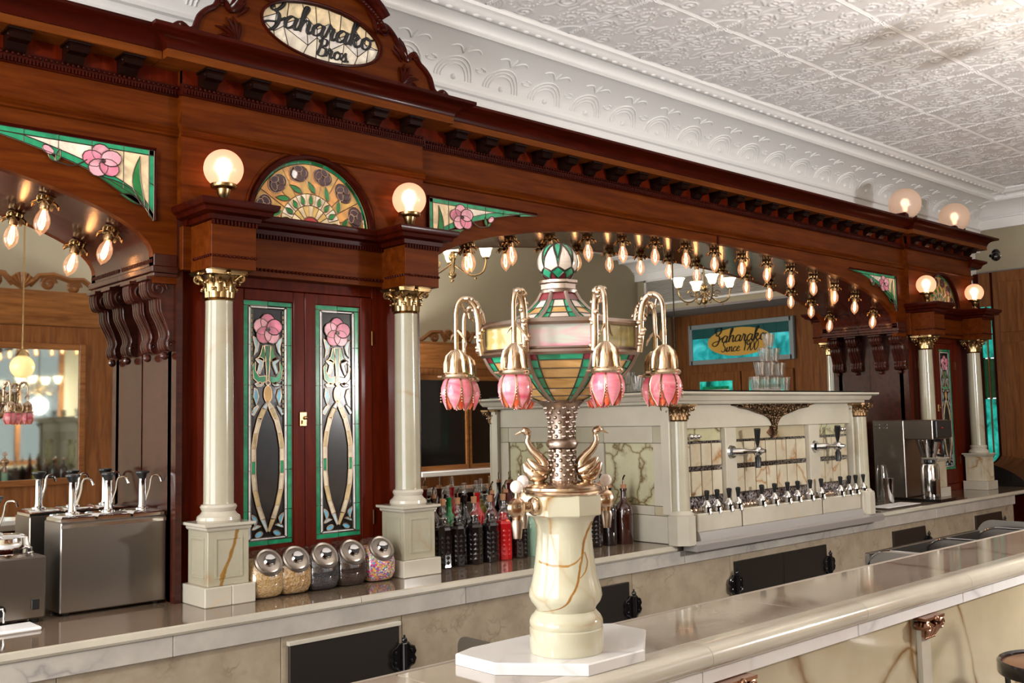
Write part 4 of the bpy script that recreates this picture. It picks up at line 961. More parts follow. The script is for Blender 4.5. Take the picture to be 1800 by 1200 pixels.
for a, b in ((X0+.03, Y0+.03), (X1-.03, Y0+.03), (X0+.03, Y1-.03), (X1-.03, Y1-.03)): MB().lathe([(0, .93), (.014, .93), (.018, .9455), (0, .9455)], (a, b, 0), 12).build('foot', M['black'], wm)
xc, yc = 1.055, .52
MB().lathe([(0, 1.158), (.096, 1.158), (.098, 1.168), (.093, 1.172), (.094, 1.185), (.086, 1.190), (.080, 1.205), (.078, 1.222), (.060, 1.232), (0, 1.236)], (xc, yc, 0), 30).build('lid', M['chrome'], wm, 45)
pump(wm, xc-.03, yc-.01, 1.234, .115, -.3)
b = MB(); b.tube([(1.015, Y0-.001, .988), (1.015, Y0-.020, .988)], .020, 16); b.build('dial', M['black'], wm); MB().tube([(1.003, Y0-.021, .950), (1.003, Y0-.024, .985), (1.008, Y0-.024, .997), (1.022, Y0-.024, .997), (1.027, Y0-.024, .985), (1.027, Y0-.021, .950)], .0035, 6).build('dial_pointer', M['chrome'], wm)
s_ = MB().box(1.120, 1.146, Y0-.006, Y0+.002, .978, 1.012, .002); s_.build('rocker_switch', M['black'], wm)
tag(MB().box(.80, 1.115, .285, .405, .93, .942, .004).build('cutting_board', M['white']), 'white plastic board lying in front of the topping warmer', 'board')

# ------------------------------------------------------------------ candy jars
cont = [('chopped pale nuts', grainy('chopped_nuts', [(.55, .34, .13), (.62, .42, .20), (.48, .28, .10), (.60, .40, .22)], 220)),
        ('coarse toasted nuts', grainy('toasted_nuts', [(.45, .25, .09), (.55, .35, .16), (.36, .19, .07), (.58, .40, .22)], 150)),
        ('grey-black cookie crumbs', grainy('cookie_crumbs', [(.045, .038, .040), (.07, .06, .065), (.025, .02, .02)], 260)),
        ('dark chocolate sprinkles', grainy('chocolate_sprinkles', [(.035, .012, .006), (.05, .018, .01), (.02, .008, .005)], 240)),
        ('rainbow sprinkles', grainy('rainbow_sprinkles', [(.75, .06, .22), (.85, .70, .60), (.85, .35, .08), (.10, .30, .55), (.80, .25, .45), (.30, .50, .12), (.85, .60, .10), (.35, .08, .30)], 190))]
for i, ((nm, cm), jx) in enumerate(zip(cont, (1.925, 2.046, 2.176, 2.308, 2.452))):
    jy = .285; r = thing('candy_jar', 'slant-mouthed glass jar with chrome lid holding '+nm, 'jar', (jx, jy, .93), 'slant-mouthed candy jars')
    # side outline in y-z: flat base, bulging belly, mouth tilted to the front
    def jar_ring(g, h):
        out = []
        for z, w, yf, yb in ((.0, .046, -.048, .044), (.006, .056, -.060, .054), (.03, .064, -.070, .060), (.07, .065, -.070, .062), (.095, .062, -.060, .062), (.120, .056, -.030, .060), (.138, .046, -.002, .056), (.146, .034, .012, .050)):
            if z > h: break
            ring = []
            for k in range(20):
                a = 2*pi*k/20; ca, sa = cos(a), sin(a); e = .62
                ring.append((jx+(w-g)*math.copysign(abs(ca)**e, ca), jy+(yf+yb)/2+((yb-yf)/2-g)*math.copysign(abs(sa)**e, sa), .93+z+(g if z < .01 else 0)))
            out.append(ring)
        return out
    def rings_mesh(rg):
        mb = MB(); n = 20
        for q in rg: mb.v += q
        mb.f.append(tuple(range(n))[::-1]); mb.f.append(tuple(range((len(rg)-1)*n, len(rg)*n)))
        for a in range(len(rg)-1):
            for k in range(n): mb.f.append((a*n+k, a*n+(k+1) % n, (a+1)*n+(k+1) % n, (a+1)*n+k))
        return mb
    rings_mesh(jar_ring(0, 1)).build('jar_glass', M['thin'], r, 50)
    rings_mesh(jar_ring(.003, (.125, .10, .10, .10, .125)[i])).build('jar_contents', cm, r, 50)
    Mx = Matrix.Translation((jx+.004, jy-.038, .93+.112)) @ Euler((radians(52), 0, 0)).to_matrix().to_4x4()
    ld = MB().lathe([(0, -.006), (.047, -.006), (.051, -.002), (.051, .004), (.046, .008), (.040, .006), (.034, .009), (0, .009)], (0, 0, 0), 30).turn(Mx).build('lid', M['steel'], r)
    kb = MB().lathe([(0, .009), (.020, .009), (.022, .014), (.018, .020), (0, .022)], (0, 0, 0), 20).turn(Mx).build('lid_knob', M['chrome'], ld)
    MB().prism([(-.020, 0), (-.010, -.017), (.010, -.017), (.020, 0), (0, -.004)], 'z', .0205, .0235).turn(Mx).build('lid_grip', M['blackm'], ld)
    r.scale = (1.16, 1.0, 1.20)

# ------------------------------------------------------------------ syrup bottles
def liquid(n, c): return mat('syrup_'+n, c, .06, coat=.8)
LQ = dict(black=liquid('black', (.010, .006, .006)), brown=liquid('brown', (.035, .010, .006)), red=liquid('red', (.42, .008, .010)), deep=liquid('dark_red', (.10, .006, .010)), green=liquid('green', (.01, .20, .05)),
          mint=liquid('pale_mint', (.22, .34, .25)), yellow=liquid('olive_yellow', (.24, .20, .03)), clear=M['thin'], amber=liquid('amber', (.28, .06, .01)))
corkm = mat('cork', (.32, .15, .07), .8)
def bottle(x, y, kind, liq, label, s=1.0, cork=True, fill=1.0, rz=0.0):
    r = thing('syrup_bottle', label, 'bottle', (x, y, .93), 'syrup bottles on the worktop'); B = (x, y, .93)
    if kind == 0:      # diamond-cut decanter with ringed neck
        MB().lathe([(0, 0), (.036, 0), (.040, .004), (.041, .02), (.039, .16), (.040, .170), (.034, .182), (.024, .19), (0, .19)], B, 8, rz).build('bottle_body', LQ[liq], r, 20)
        d = MB()
        for k in range(8):
            for j in range(6):
                a = rz+2*pi*(k+.5)/8; e = Vector((cos(a), sin(a), 0)); tt = Vector((-sin(a), cos(a), 0)); c = Vector(B)+e*.0375+Vector((0, 0, .025+j*.022))
                d.add([c+tt*.011, c+Vector((0, 0, .011)), c-tt*.011, c-Vector((0, 0, .011)), c+e*.004], [(0, 1, 4), (1, 2, 4), (2, 3, 4), (3, 0, 4)])
        o = d.build('cut_pattern', LQ[liq], r, 0); o['kind'] = 'stuff'
        MB().lathe([(.030, .186), (.034, .194), (.026, .202), (.020, .206), (.024, .214), (.027, .222), (.021, .232), (.016, .238), (.020, .246), (.017, .256), (.012, .262), (.011, .290), (.013, .293), (.010, .294)], B, 18).build('neck', M['thin'], r, 60)
        if liq not in ('clear',): MB().lathe([(0, .188), (.024, .19), (.018, .206), (.018, .222), (0, .226)], B, 14).build('neck_syrup', LQ[liq], r, 60)
        h = .292
    elif kind == 1:    # tall plain bottle
        MB().lathe([(0, 0), (.036, 0), (.038, .005), (.038, .185), (.034, .205), (.022, .222), (.014, .236), (.0125, .29), (.015, .293), (.015, .303), (0, .304)], B, 20).build('bottle_body', LQ[liq], r, 45); h = .302
    else:              # round-shouldered bottle with bright highlight rib
        MB().lathe([(0, 0), (.040, 0), (.043, .005), (.043, .15), (.040, .172), (.028, .190), (.018, .20), (.014, .215), (.0135, .245), (.017, .248), (.017, .258), (0, .26)], B, 20).build('bottle_body', LQ[liq], r, 45); h = .258
    if cork:
        MB().lathe([(0, h-.012), (.0125, h-.012), (.014, h+.018), (0, h+.019)], B, 12).build('cork', corkm, r)
        MB().tube(smooth_line([(x, y, .93+h+.018), (x, y, .93+h+.045), (x+.006, y-.006, .93+h+.062)], 3), .0045, 7).build('pour_spout', M['chrome'], r)
    else:
        MB().lathe([(.010, h), (.013, h+.010), (.012, h+.05), (.015, h+.055), (0, h+.06)], B, 12).build('stopper', M['thin'], r, 60)
    r.scale = (s, s, s); return r
row = [(2.862, .34, 0, 'black', 'black diamond-cut syrup bottle beside the column, one of a dark row', 1, 1), (2.944, .335, 0, 'black', 'black diamond-cut syrup bottle with cork, one of a dark row', 1, 1), (3.035, .325, 0, 'black', 'black diamond-cut syrup bottle with clear ringed neck, one of a dark row', 1, 1), (3.130, .320, 0, 'black', 'black diamond-cut syrup bottle beside the bright red one', 1, 1),
       (3.222, .330, 0, 'red', 'bright red diamond-cut syrup bottle', 1, 1), (3.318, .315, 0, 'black', 'black diamond-cut syrup bottle with a dark stopper beside the mint one', .93, 0), (3.405, .325, 2, 'mint', 'pale mint green syrup bottle close to the onyx tap column', .95, 0),
       (2.902, .46, 1, 'brown', 'tall brown syrup bottle behind the black row beside the column', 1, 1), (2.99, .455, 1, 'green', 'tall green syrup bottle behind the black row', 1, 0), (3.082, .45, 1, 'black', 'tall black syrup bottle behind the black row', 1.02, 0), (3.165, .455, 1, 'red', 'tall red syrup bottle behind the black row', 1.04, 0),
       (3.255, .45, 1, 'deep', 'tall dark red syrup bottle behind the bright red one', 1, 1), (3.35, .455, 1, 'brown', 'tall brown syrup bottle behind the mint one', 1, 1), (3.44, .45, 1, 'red', 'tall red syrup bottle behind the onyx tap column', 1, 0),
       (3.53, .34, 0, 'brown', 'brown diamond-cut syrup bottle hidden behind the onyx tap column', 1, 1), (3.745, .335, 0, 'yellow', 'olive yellow diamond-cut syrup bottle beside the onyx tap column', .95, 0), (3.835, .305, 0, 'black', 'black diamond-cut syrup bottle beside the olive yellow one', .95, 1),
       (3.93, .285, 1, 'black', 'tall black syrup bottle with dripping pour spout', .98, 1), (4.032, .275, 2, 'brown', 'dark brown round-shouldered syrup bottle beside the marble dispenser', 1.12, 1), (3.985, .40, 1, 'amber', 'tall amber syrup bottle beside the marble dispenser', 1, 1), (3.88, .43, 1, 'deep', 'tall dark red syrup bottle by the marble dispenser', 1, 1)]
for x, y, k, l, lab, s_, ck in row: bottle(x, y, k, l, lab, s_, bool(ck), rz=random.random())
# ------------------------------------------------------------------ marble tap dispenser
R5 = thing('tap_dispenser', 'large white onyx soda dispenser with a row of black-handled taps and corner columns', 'dispenser', (5.115, .3, .93))
DX0, DX1 = 4.135, 6.085; YF = .045
MB().box(DX0+.03, DX1-.03, YF+.03, .712, .931, 1.655).build('carcass', M['onyxp'], R5, 0)
for xs_, sg in ((DX0, 1), (DX1, -1)):           # side cladding: slabs round an inset veined panel
    xa, xb = (xs_, xs_+.030) if sg > 0 else (xs_-.030, xs_)
    for y0, y1, z0, z1, m in ((.06, .715, 1.545, 1.655, 'onyxp'), (.06, .15, 1.455, 1.543, 'onyx'), (.152, .50, 1.455, 1.543, 'onyxp'), (.502, .715, 1.455, 1.543, 'onyx'), (.06, .15, 1.125, 1.453, 'onyxp'), (.502, .60, 1.125, 1.453, 'onyxp'), (.602, .715, 1.125, 1.453, 'onyx'), (.06, .15, 1.075, 1.123, 'onyxv'), (.152, .42, 1.075, 1.165, 'onyxp'), (.422, .715, 1.075, 1.123, 'onyxp'), (.06, .30, .932, 1.073, 'onyxp'), (.302, .715, .932, 1.073, 'onyxp')):
        if m == 'onyxp' and z0 == 1.075 and y0 == .152: z1 = 1.123
        MB().box(xa, xb, y0, y1, z0, z1, .002).build('side_slab', M[m], R5)
    xi = (xs_+.010, xs_+.030) if sg > 0 else (xs_-.030, xs_-.010)
    MB().box(xi[0], xi[1], .152, .50, 1.125, 1.453, .002).build('inset_panel', M['onyxd'], R5)
co = MB(); loft(co, [(DX0-p, DX1+p, YF-.02-p, .715, z) for p, z in ((.02, 1.6555), (.03, 1.662), (.03, 1.672), (.052, 1.676), (.062, 1.690), (.064, 1.700), (.085, 1.703), (.098, 1.712), (.098, 1.722))]); co.build('dispenser_cornice', M['onyxp'], R5, 30)
MB().box(DX0+.01, DX1-.03, -.03, .715, 1.7225, 1.732).build('black_top', M['blackm'], R5, 0)
MB().box(4.23, 5.99, YF-.005, YF+.03, 1.527, 1.655, .002).build('front_frieze', M['onyxp'], R5)
for a, b in ((4.611, 4.713), (5.474, 5.592)): MB().box(a, b, YF-.022, YF+.03, 1.085, 1.526, .004).build('pilaster', M['onyxp'], R5)
strip_m = mat('tarnished_mirror_strip', (.42, .38, .40), .22, 1.0); t = NT(strip_m); n1 = t.n('ShaderNodeTexNoise', Scale=90.0, Detail=3.0); t.l(t.coord(), n1.inputs['Vector']); t.l(t.ramp(n1.outputs[0], [(.42, (.10, .08, .09)), (.58, (.75, .72, .78))]), t.b.inputs['Base Color'])
MB().box(4.23, 5.97, YF+.0285, YF+.0295, 1.085, 1.526).build('tile_backing', M['blackm'], R5, 0)
for a, b, n, tm in ((4.232, 4.610, 4, 'onyxd'), (4.714, 5.473, 7, 'worktop'), (5.593, 5.965, 4, 'onyxd')):
    MB().box(a, b, YF+.012, YF+.03, 1.458, 1.525, .001).build('header_panel', M['onyxd'], R5) if tm == 'onyxd' else MB().box(a, b, YF+.012, YF+.03, 1.458, 1.525, .001).build('header_panel', M['onyxv'], R5)
    for z0, z1, k in ((1.446, 1.457, 0), (1.298, 1.320, 1), (1.085, 1.160, 2)): MB().box(a, b, YF+.008, YF+.028, z0, z1).build('mirror_strip', strip_m, R5, 0)
    w = (b-a)/n
    for i in range(n):
        for z0, z1 in ((1.322, 1.444), (1.162, 1.296)): MB().box(a+i*w+.004, a+(i+1)*w-.004, YF+.004, YF+.028, z0, z1, .004).build('onyx_tile', M['onyxt'], R5)
for a, b in ((4.262, 4.655), (4.668, 5.490), (5.505, 5.955)): MB().box(a, b, -.035, YF+.03, .985, 1.082, .005).build('apron_slab', M['onyxp'], R5)
MB().box(5.965, 6.115, -.045, YF+.03, .952, 1.088, .004).build('apron_block', M['onyxp'], R5)
st = MB(); st.prism([(-.050, .931), (-.050, .952), (-.038, .985), (.03, .985), (.03, .931)], 'x', 4.262, 5.960); st.build('steel_apron', mat('bright_diffuse_steel', (.50, .47, .45), .32, .45), R5, 20)  # half-metallic, brightness put into the diffuse colour instead of reflections
tr = MB(); tr.prism([(-.078, .897), (-.078, .928), (-.072, .932), (-.055, .944), (-.04, .944), (-.04, .931), (.010, .931), (.010, .899), (-.07, .897)], 'x', 4.19, 6.165); tr.tube([(4.19, -.074, .931), (6.165, -.074, .931)], .004, 6); tr.build('drip_tray', mat('diffuse_tray_steel', (.40, .37, .35), .32, .5), R5, 20)  # tray steel also has its brightness put into the diffuse colour
# bronze swag ornament and diamond plaque
swag_m = mat('mottled_swag_bronze', (.24, .14, .07), .42, .9); t = NT(swag_m); vo = t.n('ShaderNodeTexVoronoi', Scale=70.0); t.l(t.coord(), vo.inputs['Vector']); t.l(t.ramp(vo.outputs['Distance'], [(.15, (.34, .21, .11)), (.6, (.05, .028, .014))]), t.b.inputs['Base Color']); t.bump(vo.outputs['Distance'], 1.0, .01)  # cells go from lighter bronze to darker towards their edges
orn = MB(); Q = smooth_line([(-.415, .128, 0), (-.30, .112, 0), (-.18, .085, 0), (-.09, .066, 0), (-.035, .035, 0), (-.014, -.010, 0)], 5)
half = [(p.x, p.y) for p in Q]; P = [(-.415, .134)]+half+[(-x, z) for x, z in half[::-1]]+[(.415, .134)]
orn.prism([(5.113+x, 1.520+z) for x, z in P], 'y', YF-.022, YF-.004)
for i in range(40):
    x = -.36+.72*i/39; k = 1-abs(x)/.42; orn.tube([(5.113+x, YF-.026, 1.520+.126), (5.113+x*.93, YF-.034, 1.520+.126-.03*k), (5.113+x*.86, YF-.026, 1.520+.124-.060*k)], [.007, .010, .004], 6)
orn.lathe([(0, -.052), (.008, -.046), (.012, -.036), (.007, -.026), (.013, -.018), (.016, -.006), (.010, .010), (0, .012)], (5.113, YF-.015, 1.520), 12)
orn.box(4.695, 5.531, YF-.030, YF-.004, 1.650, 1.658); orn.build('bronze_swag', swag_m, R5, 45)
MB().prism([(5.063, 1.492), (5.113, 1.527), (5.163, 1.492), (5.113, 1.457)], 'y', YF-.004, YF+.012).build('diamond_plaque', M['bronze'], R5, 0)
DCAP = capital_mesh(.047, .088, 'dispenser_capital', 'brassd')
for x in (4.172, 6.050):
    y = .005
    MB().lathe([(.050, 1.095), (.049, 1.11), (.047, 1.35), (.045, 1.568)], (x, y, 0), 28).build('dispenser_column', M['onyx'], R5)
    MB().lathe([(0, 1.081), (.066, 1.081), (.068, 1.088), (.060, 1.096), (.054, 1.104), (.050, 1.106), (0, 1.106)], (x, y, 0), 28).build('column_foot', M['onyxp'], R5)
    MB().lathe([(0, .945 if x > 5 else .9305), (.076, .945 if x > 5 else .9305), (.076, 1.081), (0, 1.081)], (x, y, 0), 8, pi/8).build('column_block', M['onyxp'], R5, 20)
    link('dispenser_capital', DCAP, R5, loc=(x, y, 1.567))
    MB().box(x-.062, x+.062, .02, YF+.03, 1.085, 1.655, .002).build('corner_pilaster', M['onyxp'], R5)
# taps
tapm = MB(); tapm.lathe([(0, -.002), (.018, -.002), (.020, .010), (.024, .022), (.024, .034), (.016, .044), (.012, .052), (.010, .060), (0, .060)], (0, 0, 0), 14)
tapm.tube([(0, .045, .018), (0, .02, .022), (0, -.012, .022), (0, -.022, .012), (0, -.024, -.012)], [.009, .009, .009, .008, .007], 8); tapm.tube([(0, .035, .005), (0, .035, .031)], .016, 10)
TAPM = tapm.mesh('tap', M['chrome'], 45)
hm = MB().lathe([(0, .058), (.008, .058), (.009, .066), (.011, .085), (.014, .102), (.014, .110), (.008, .114), (0, .114)], (0, 0, 0), 12).mesh('tap_handle', M['black'], 45)
for x in (4.362, 4.452, 4.560, 4.645, 4.872, 5.002, 5.137, 5.245, 5.384, 5.508, 5.735, 5.842, 5.922, 6.018):
    tp = link('tap', TAPM, R5, loc=(x, -.022, 1.086)); link('tap_handle', hm, tp, loc=(0, 0, 0)); 
for o in [c for c in R5.children if c.name.startswith('tap')]:
    for c in o.children: c.location = (0, 0, 0)
rb = MB()
for i in range(44): rb.ball((4.27+i*.0395, .018, 1.094), .012, 8, 5)
o = rb.build('tap_rail_studs', M['silver'], R5); o['kind'] = 'stuff'
for x in (4.662, 5.533):
    z = 1.390; d = MB(); d.tube([(x, YF-.022, z), (x, YF-.034, z)], [.040, .034], 20); d.tube([(x, YF-.034, z), (x+.02, YF-.07, z), (x+.10, YF-.075, z), (x+.16, YF-.075, z)], [.022, .020, .012, .014], 12)
    d.ball((x+.175, YF-.075, z), .030, 16, 10); d.tube([(x+.175, YF-.095, z), (x+.175, YF-.125, z)], [.018, .010], 12); d = d.build('draft_arm', M['chrome'], R5, 45)
    MB().tube([(x+.168, YF-.080, z+.026), (x+.160, YF-.085, z+.055), (x+.148, YF-.095, z+.125)], [.007, .013, .019], 12).build('draft_handle', M['black'], d)
    MB().tube([(x+.175, YF-.075, z-.028), (x+.175, YF-.075, z-.040), (x+.172, YF-.078, z-.095)], [.010, .018, .015], 12).build('draft_spout', M['black'], d)
for x, z in ((4.335, 1.482), (5.862, 1.489)): 
    d = MB(); d.ball((x-.03, YF-.015, z), .019, 12, 8); d.ball((x, YF-.02, z), .016, 12, 8); d.ball((x+.03, YF-.02, z), .014, 12, 8); d.tube([(x-.03, YF-.015, z), (x+.055, YF-.022, z)], .006, 8); d.tube([(x, YF+.015, z), (x, YF-.01, z)], .009, 8); d.build('valve_knob', M['chrome'], R5, 45)

# ------------------------------------------------------------------ pyramid of tumblers
gm = MB(); gm.lathe([(0, 0), (.026, 0), (.028, .004), (.040, .084), (.0405, .087), (.038, .086), (.026, .012), (0, .010)], (0, 0, 0), 14)
GM = gm.mesh('tumbler', M['tumbler'], 45)
def tumbler(x, y, z, label, group):
    o = link('glass_tumbler', GM, loc=(x, y, z)); tag(o, label, 'glass', group)
for rw, (n, lab) in enumerate(((4, 'clear glass tumbler in the bottom row of the stacked pyramid'), (3, 'clear glass tumbler in the second row of the stacked pyramid'), (2, 'clear glass tumbler in the third row of the stacked pyramid'), (1, 'single clear glass tumbler crowning the stacked pyramid'))):
    for i in range(n): tumbler(5.218+((n-1)/2-i)*.104, .12, 1.7325+rw*.0875, lab+(', %s from the coffee brewer' % ORD[i] if n > 1 else ''), 'tumblers stacked in a pyramid')
for x, y, q in ((4.20, .30, 'nearer'), (4.30, .34, 'farther from')): tumbler(x, y, 1.7325, 'lone clear glass tumbler on the dispenser top, %s the pink tulip lamps' % q, 'loose tumblers on the dispenser')

# ------------------------------------------------------------------ coffee brewer and its neighbours
cb_ = thing('coffee_brewer', 'tall steel coffee brewer with black control head and filter handle', 'coffee maker', (7.35, .28, .93))
MB().box(7.20, 7.47, .275, .52, .952, 1.528, .005).build('brewer_body', M['steel'], cb_)
MB().box(7.205, 7.465, .02, .52, .932, .952, .003).build('brewer_base', M['blackm'], cb_)
MB().box(7.20, 7.47, .055, .274, 1.385, 1.528, .005).build('brewer_head', M['steel'], cb_)
MB().box(7.21, 7.46, .028, .055, 1.395, 1.524, .006).build('control_panel', M['black'], cb_)
l = MB(); l.ball((7.30, .027, 1.47), .006); l.build('indicator_light', mat('red_lens', (.6, .02, .02), .2), cb_)
for z in (1.468, 1.492):
    for y in (.40, .46): MB().box(7.197, 7.202, y, y+.038, z, z+.009, .002).build('vent_slot', M['chrome'], cb_)
fb = MB().lathe([(0, 1.25), (.05, 1.25), (.056, 1.27), (.085, 1.36), (.088, 1.382), (0, 1.382)], (7.335, .155, 0), 24).build('filter_basket', M['chrome'], cb_)
MB().tube(smooth_line([(7.30, .085, 1.375), (7.27, .025, 1.372), (7.26, .012, 1.34), (7.26, .012, 1.285), (7.27, .022, 1.268), (7.30, .07, 1.268)], 4), .011, 8).build('basket_handle', M['black'], fb)
ap = thing('airpot', 'steel airpot standing under the coffee brewer head', 'airpot', (7.33, .15, .952))
MB().lathe([(0, .9525), (.066, .9525), (.068, .96), (.068, 1.17), (.060, 1.20), (.045, 1.21), (0, 1.212)], (7.33, .15, 0), 26).build('airpot_body', M['chrome'], ap)
MB().lathe([(0, 1.212), (.040, 1.212), (.038, 1.232), (0, 1.238)], (7.33, .15, 0), 20).build('airpot_lid', M['black'], ap)
bx_ = tag(MB().box(6.63, 6.80, .40, .56, .9305, 1.115, .006).build('condiment_box', mat('dark_brown_box', (.035, .012, .008), .35)), 'dark brown box with a steel pot on top beside the tap dispenser', 'box')
po = thing('steel_pot', 'round steel pot with ladle standing on the dark brown box', 'pot', (6.715, .48, 1.116))
MB().lathe([(0, 1.1165), (.060, 1.1165), (.068, 1.13), (.070, 1.185), (.073, 1.189), (.066, 1.19), (.055, 1.205), (0, 1.212)], (6.715, .48, 0), 24).build('pot_body', M['chrome'], po); MB().tube([(6.72, .50, 1.20), (6.725, .515, 1.27), (6.72, .52, 1.31)], .006, 7).build('ladle', M['chrome'], po)
cu = tag(MB().lathe([(0, .9305), (.030, .9305), (.034, .94), (.038, 1.11), (.039, 1.115), (.034, 1.114), (0, 1.10)], (6.90, .26, 0), 22).build('steel_cup', M['chrome'], smooth=45), 'tall polished steel cup beside the coffee brewer', 'cup')
tag(MB().lathe([(0, .9305), (.038, .9305), (.046, .96), (.046, 1.15), (.036, 1.18), (.036, 1.20), (.033, 1.2), (.033, 1.18), (.043, 1.148), (.043, .962), (0, .936)], (7.08, .40, 0), 20).build('glass_carafe', M['thin'], smooth=45), 'clear glass carafe between the steel cup and the coffee brewer', 'carafe')
t_ = MB(); loft(t_, [(6.50+q, 6.98-q, .06+q, .22-q, z) for q, z in ((.02, .9305), (.0, .940), (.004, .942))]); t_.box(6.515, 6.965, .075, .205, .942, .943)
tag(t_.build('drip_board', M['white']), 'flat white tray lying in front of the coffee brewer', 'tray')
for x, y, q in ((6.38, .20, 'touching the dispenser end'), (6.43, .16, 'nearer the white tray')):
    tag(MB().lathe([(0, .9305), (.018, .9305), (.02, .934), (.022, .985), (.019, .984), (0, .936)], (x, y, 0), 14).build('steel_shaker', M['chrome'], smooth=45), 'small chrome shaker on the worktop, '+q, 'shaker', 'small shakers')

# ------------------------------------------------------------------ end of the bar: camera, side door, showcase
cc = thing('security_camera', 'small black ball-shaped security camera on the end of the cornice', 'security camera', (8.945, .24, 2.93))
c_ = MB(); c_.ball((8.985, .235, 2.962), .036, 16, 12); c_.build('camera_ball', M['blackm'], cc, 60); MB().ball((8.955, .225, 2.925), .040, 16, 12).build('camera_base', M['blackm'], cc, 60); MB().tube([(8.90, .25, 2.93), (8.955, .225, 2.925)], .014, 8).build('camera_arm', M['blackm'], cc)
MB().ball((8.965, .187, 2.925), .010, 8, 6).build('camera_lens', M['chrome'], cc, 60)
ls = MB(); loft(ls, [(8.70, 8.90+p, .36-p, .70, z) for p, z in ((.0, 2.82), (.02, 2.83), (.03, 2.855), (.06, 2.875), (.06, 2.89))]); ls.build('side_cornice', M['woodd'], K2, 30)
MB().box(8.752, 8.80, .41, .80, .93, 2.82).build('end_panel', M['woodd'], K2, 0)
d3 = struct(bpy.data.objects.new('door_3', None)); COL.objects.link(d3); ORG[d3.name] = Vector((0, 0, 0))
fr = MB().box(10.18, 10.29, -.55, .755, 0, 2.955, .004); fr.build('door_leaf', M['oakz'], d3)
for y0, y1 in ((-.48, .06), (.12, .70)):
    for z0, z1 in ((.15, .95), (1.05, 2.25), (2.35, 2.85)): MB().box(10.172, 10.181, y0, y1, z0, z1, .004).build('door_panel', M['oakz'], d3)
MB().box(10.20, 10.28, .755, .785, 0, 2.955).build('door_stile', M['woodd'], d3, 0); MB().box(10.20, 10.28, .90, .949, 0, 2.955).build('door_stile', M['woodd'], d3, 0)
for z0, z1, m in ((.2, 1.05, 'teal'), (1.06, 1.70, 'teal'), (1.71, 2.10, 'g_greend'), (2.11, 2.62, 'teal')): MB().box(10.23, 10.24, .786, .899, z0, z1).build('sidelight_pane', M[m], d3, 0)
MB().box(10.215, 10.255, .838, .850, .2, 2.62).build('sidelight_bar', M['oakz'], d3, 0)
MB().box(10.205, 10.275, .786, .899, 2.62, 2.955).build('sidelight_head', M['oakz'], d3, 0); MB().box(10.205, 10.275, .786, .899, 0, .2).build('sidelight_sill', M['oakz'], d3, 0)
sc_ = thing('glass_showcase', 'low dark curved-glass showcase beyond the end of the worktop', 'showcase', (9.5, .4, 0))
MB().box(9.10, 9.95, .10, .80, 0, .86, .01).build('showcase_base', M['woodd'], sc_)
P = [(.10, .861), (.80, .861), (.80, 1.16)] + [(.80-.70*sin(a), .861+.30*cos(a)) for a in [pi/2*i/10 for i in range(1, 11)]]
MB().prism(P, 'x', 9.10, 9.95).build('curved_glass', M['blackglass'], sc_, 40)
# ------------------------------------------------------------------ front bar
fbar = thing('bar_counter', 'long onyx-fronted bar with rounded nosing and veined panels', 'bar', (3.4, -1.65, 0))
JT = [-.6, .35, 1.32, 1.98, 2.72, 3.42, 4.3, 5.2, 6.2, 7.2]
for a, b in ((-.6, 1.30), (1.30, 2.52), (2.52, 4.9), (4.9, 7.2)): MB().box(a+.0008, b-.0008, -1.736, -1.462, 1.018, 1.050, .002).build('top_slab', M['bartop'], fbar)
NP = [(-1.736, 1.050), (-1.762, 1.050)] + [(-1.768-.034*sin(a), 1.019+.031*cos(a)) for a in [pi*i/12 for i in range(13)]] + [(-1.745, .987), (-1.736, .992)]
for a, b in zip(JT, JT[1:]): MB().prism(NP, 'x', a+.0008, b-.0008).build('nosing', M['onyxp'], fbar, 40)
for a, b in zip(JT, JT[1:]): MB().box(a+.001, b-.001, -1.768, -1.735, .950, .986, .002).build('frieze_slab', M['marblew'], fbar)
PX = [-.02, 1.04, 2.10, 3.15, 4.21, 5.27, 6.33]
for a, b in zip([-.6]+PX, PX+[7.2]): MB().box(a+.034, b-.034, -1.748, -1.722, .10, .949, .002).build('veined_panel', M['onyxv'], fbar)
BC = MB()
BC.prism([(-.066, -.034), (.066, -.034), (.058, .012), (-.058, .012)], 'z', -.009, 0); BC.box(-.028, .028, -.010, .012, -.066, -.009)
for sg in (-1, 1):
    for q in range(3): BC.tube([(x, -.030+.013*q, z) for x, z in spiral(sg*.046, -.028, .019-.002*q, 1.6, 18, sg)], .0052, 6)
    BC.ball((sg*.046, -.032, -.028), .008, 8, 6); BC.tube([(sg*.046, -.026, -.028), (sg*.046, .010, -.028)], .0135, 10)
    for k in range(3): BC.tube([(sg*(.012+.009*k), -.014, -.064), (sg*(.016+.011*k), -.026, -.046+.004*k), (sg*(.020+.012*k), -.036, -.026+.004*k), (sg*(.022+.013*k), -.034, -.030)], [.003, .0065, .006, .002], 6)
BC.tube([(0, -.012, -.066), (0, -.030, -.044), (0, -.040, -.022), (0, -.036, -.028)], [.004, .008, .007, .002], 6); BC.ball((0, -.036, -.006), .010, 8, 6)
for k in range(9): BC.ball((-.030+.0075*k, -.014, -.067), .0042, 8, 5)
BC = BC.mesh('pilaster_capital', mat('dark_copper_bronze', (.34, .18, .11), .32, 1.0), 45)
for x in PX:
    MB().box(x-.034, x+.034, -1.762, -1.722, .10, .949, .003).build('pilaster', M['onyxp'], fbar); link('pilaster_capital', BC, fbar, loc=(x, -1.762, .949))
MB().box(-.6, 7.2, -1.721, -1.52, .0, 1.017).build('bar_carcass', M['woodd'], fbar, 0)
MB().box(-.6, 7.2, -1.80, -1.722, 0, .10).build('bar_plinth', M['marbleg'], fbar, 0)
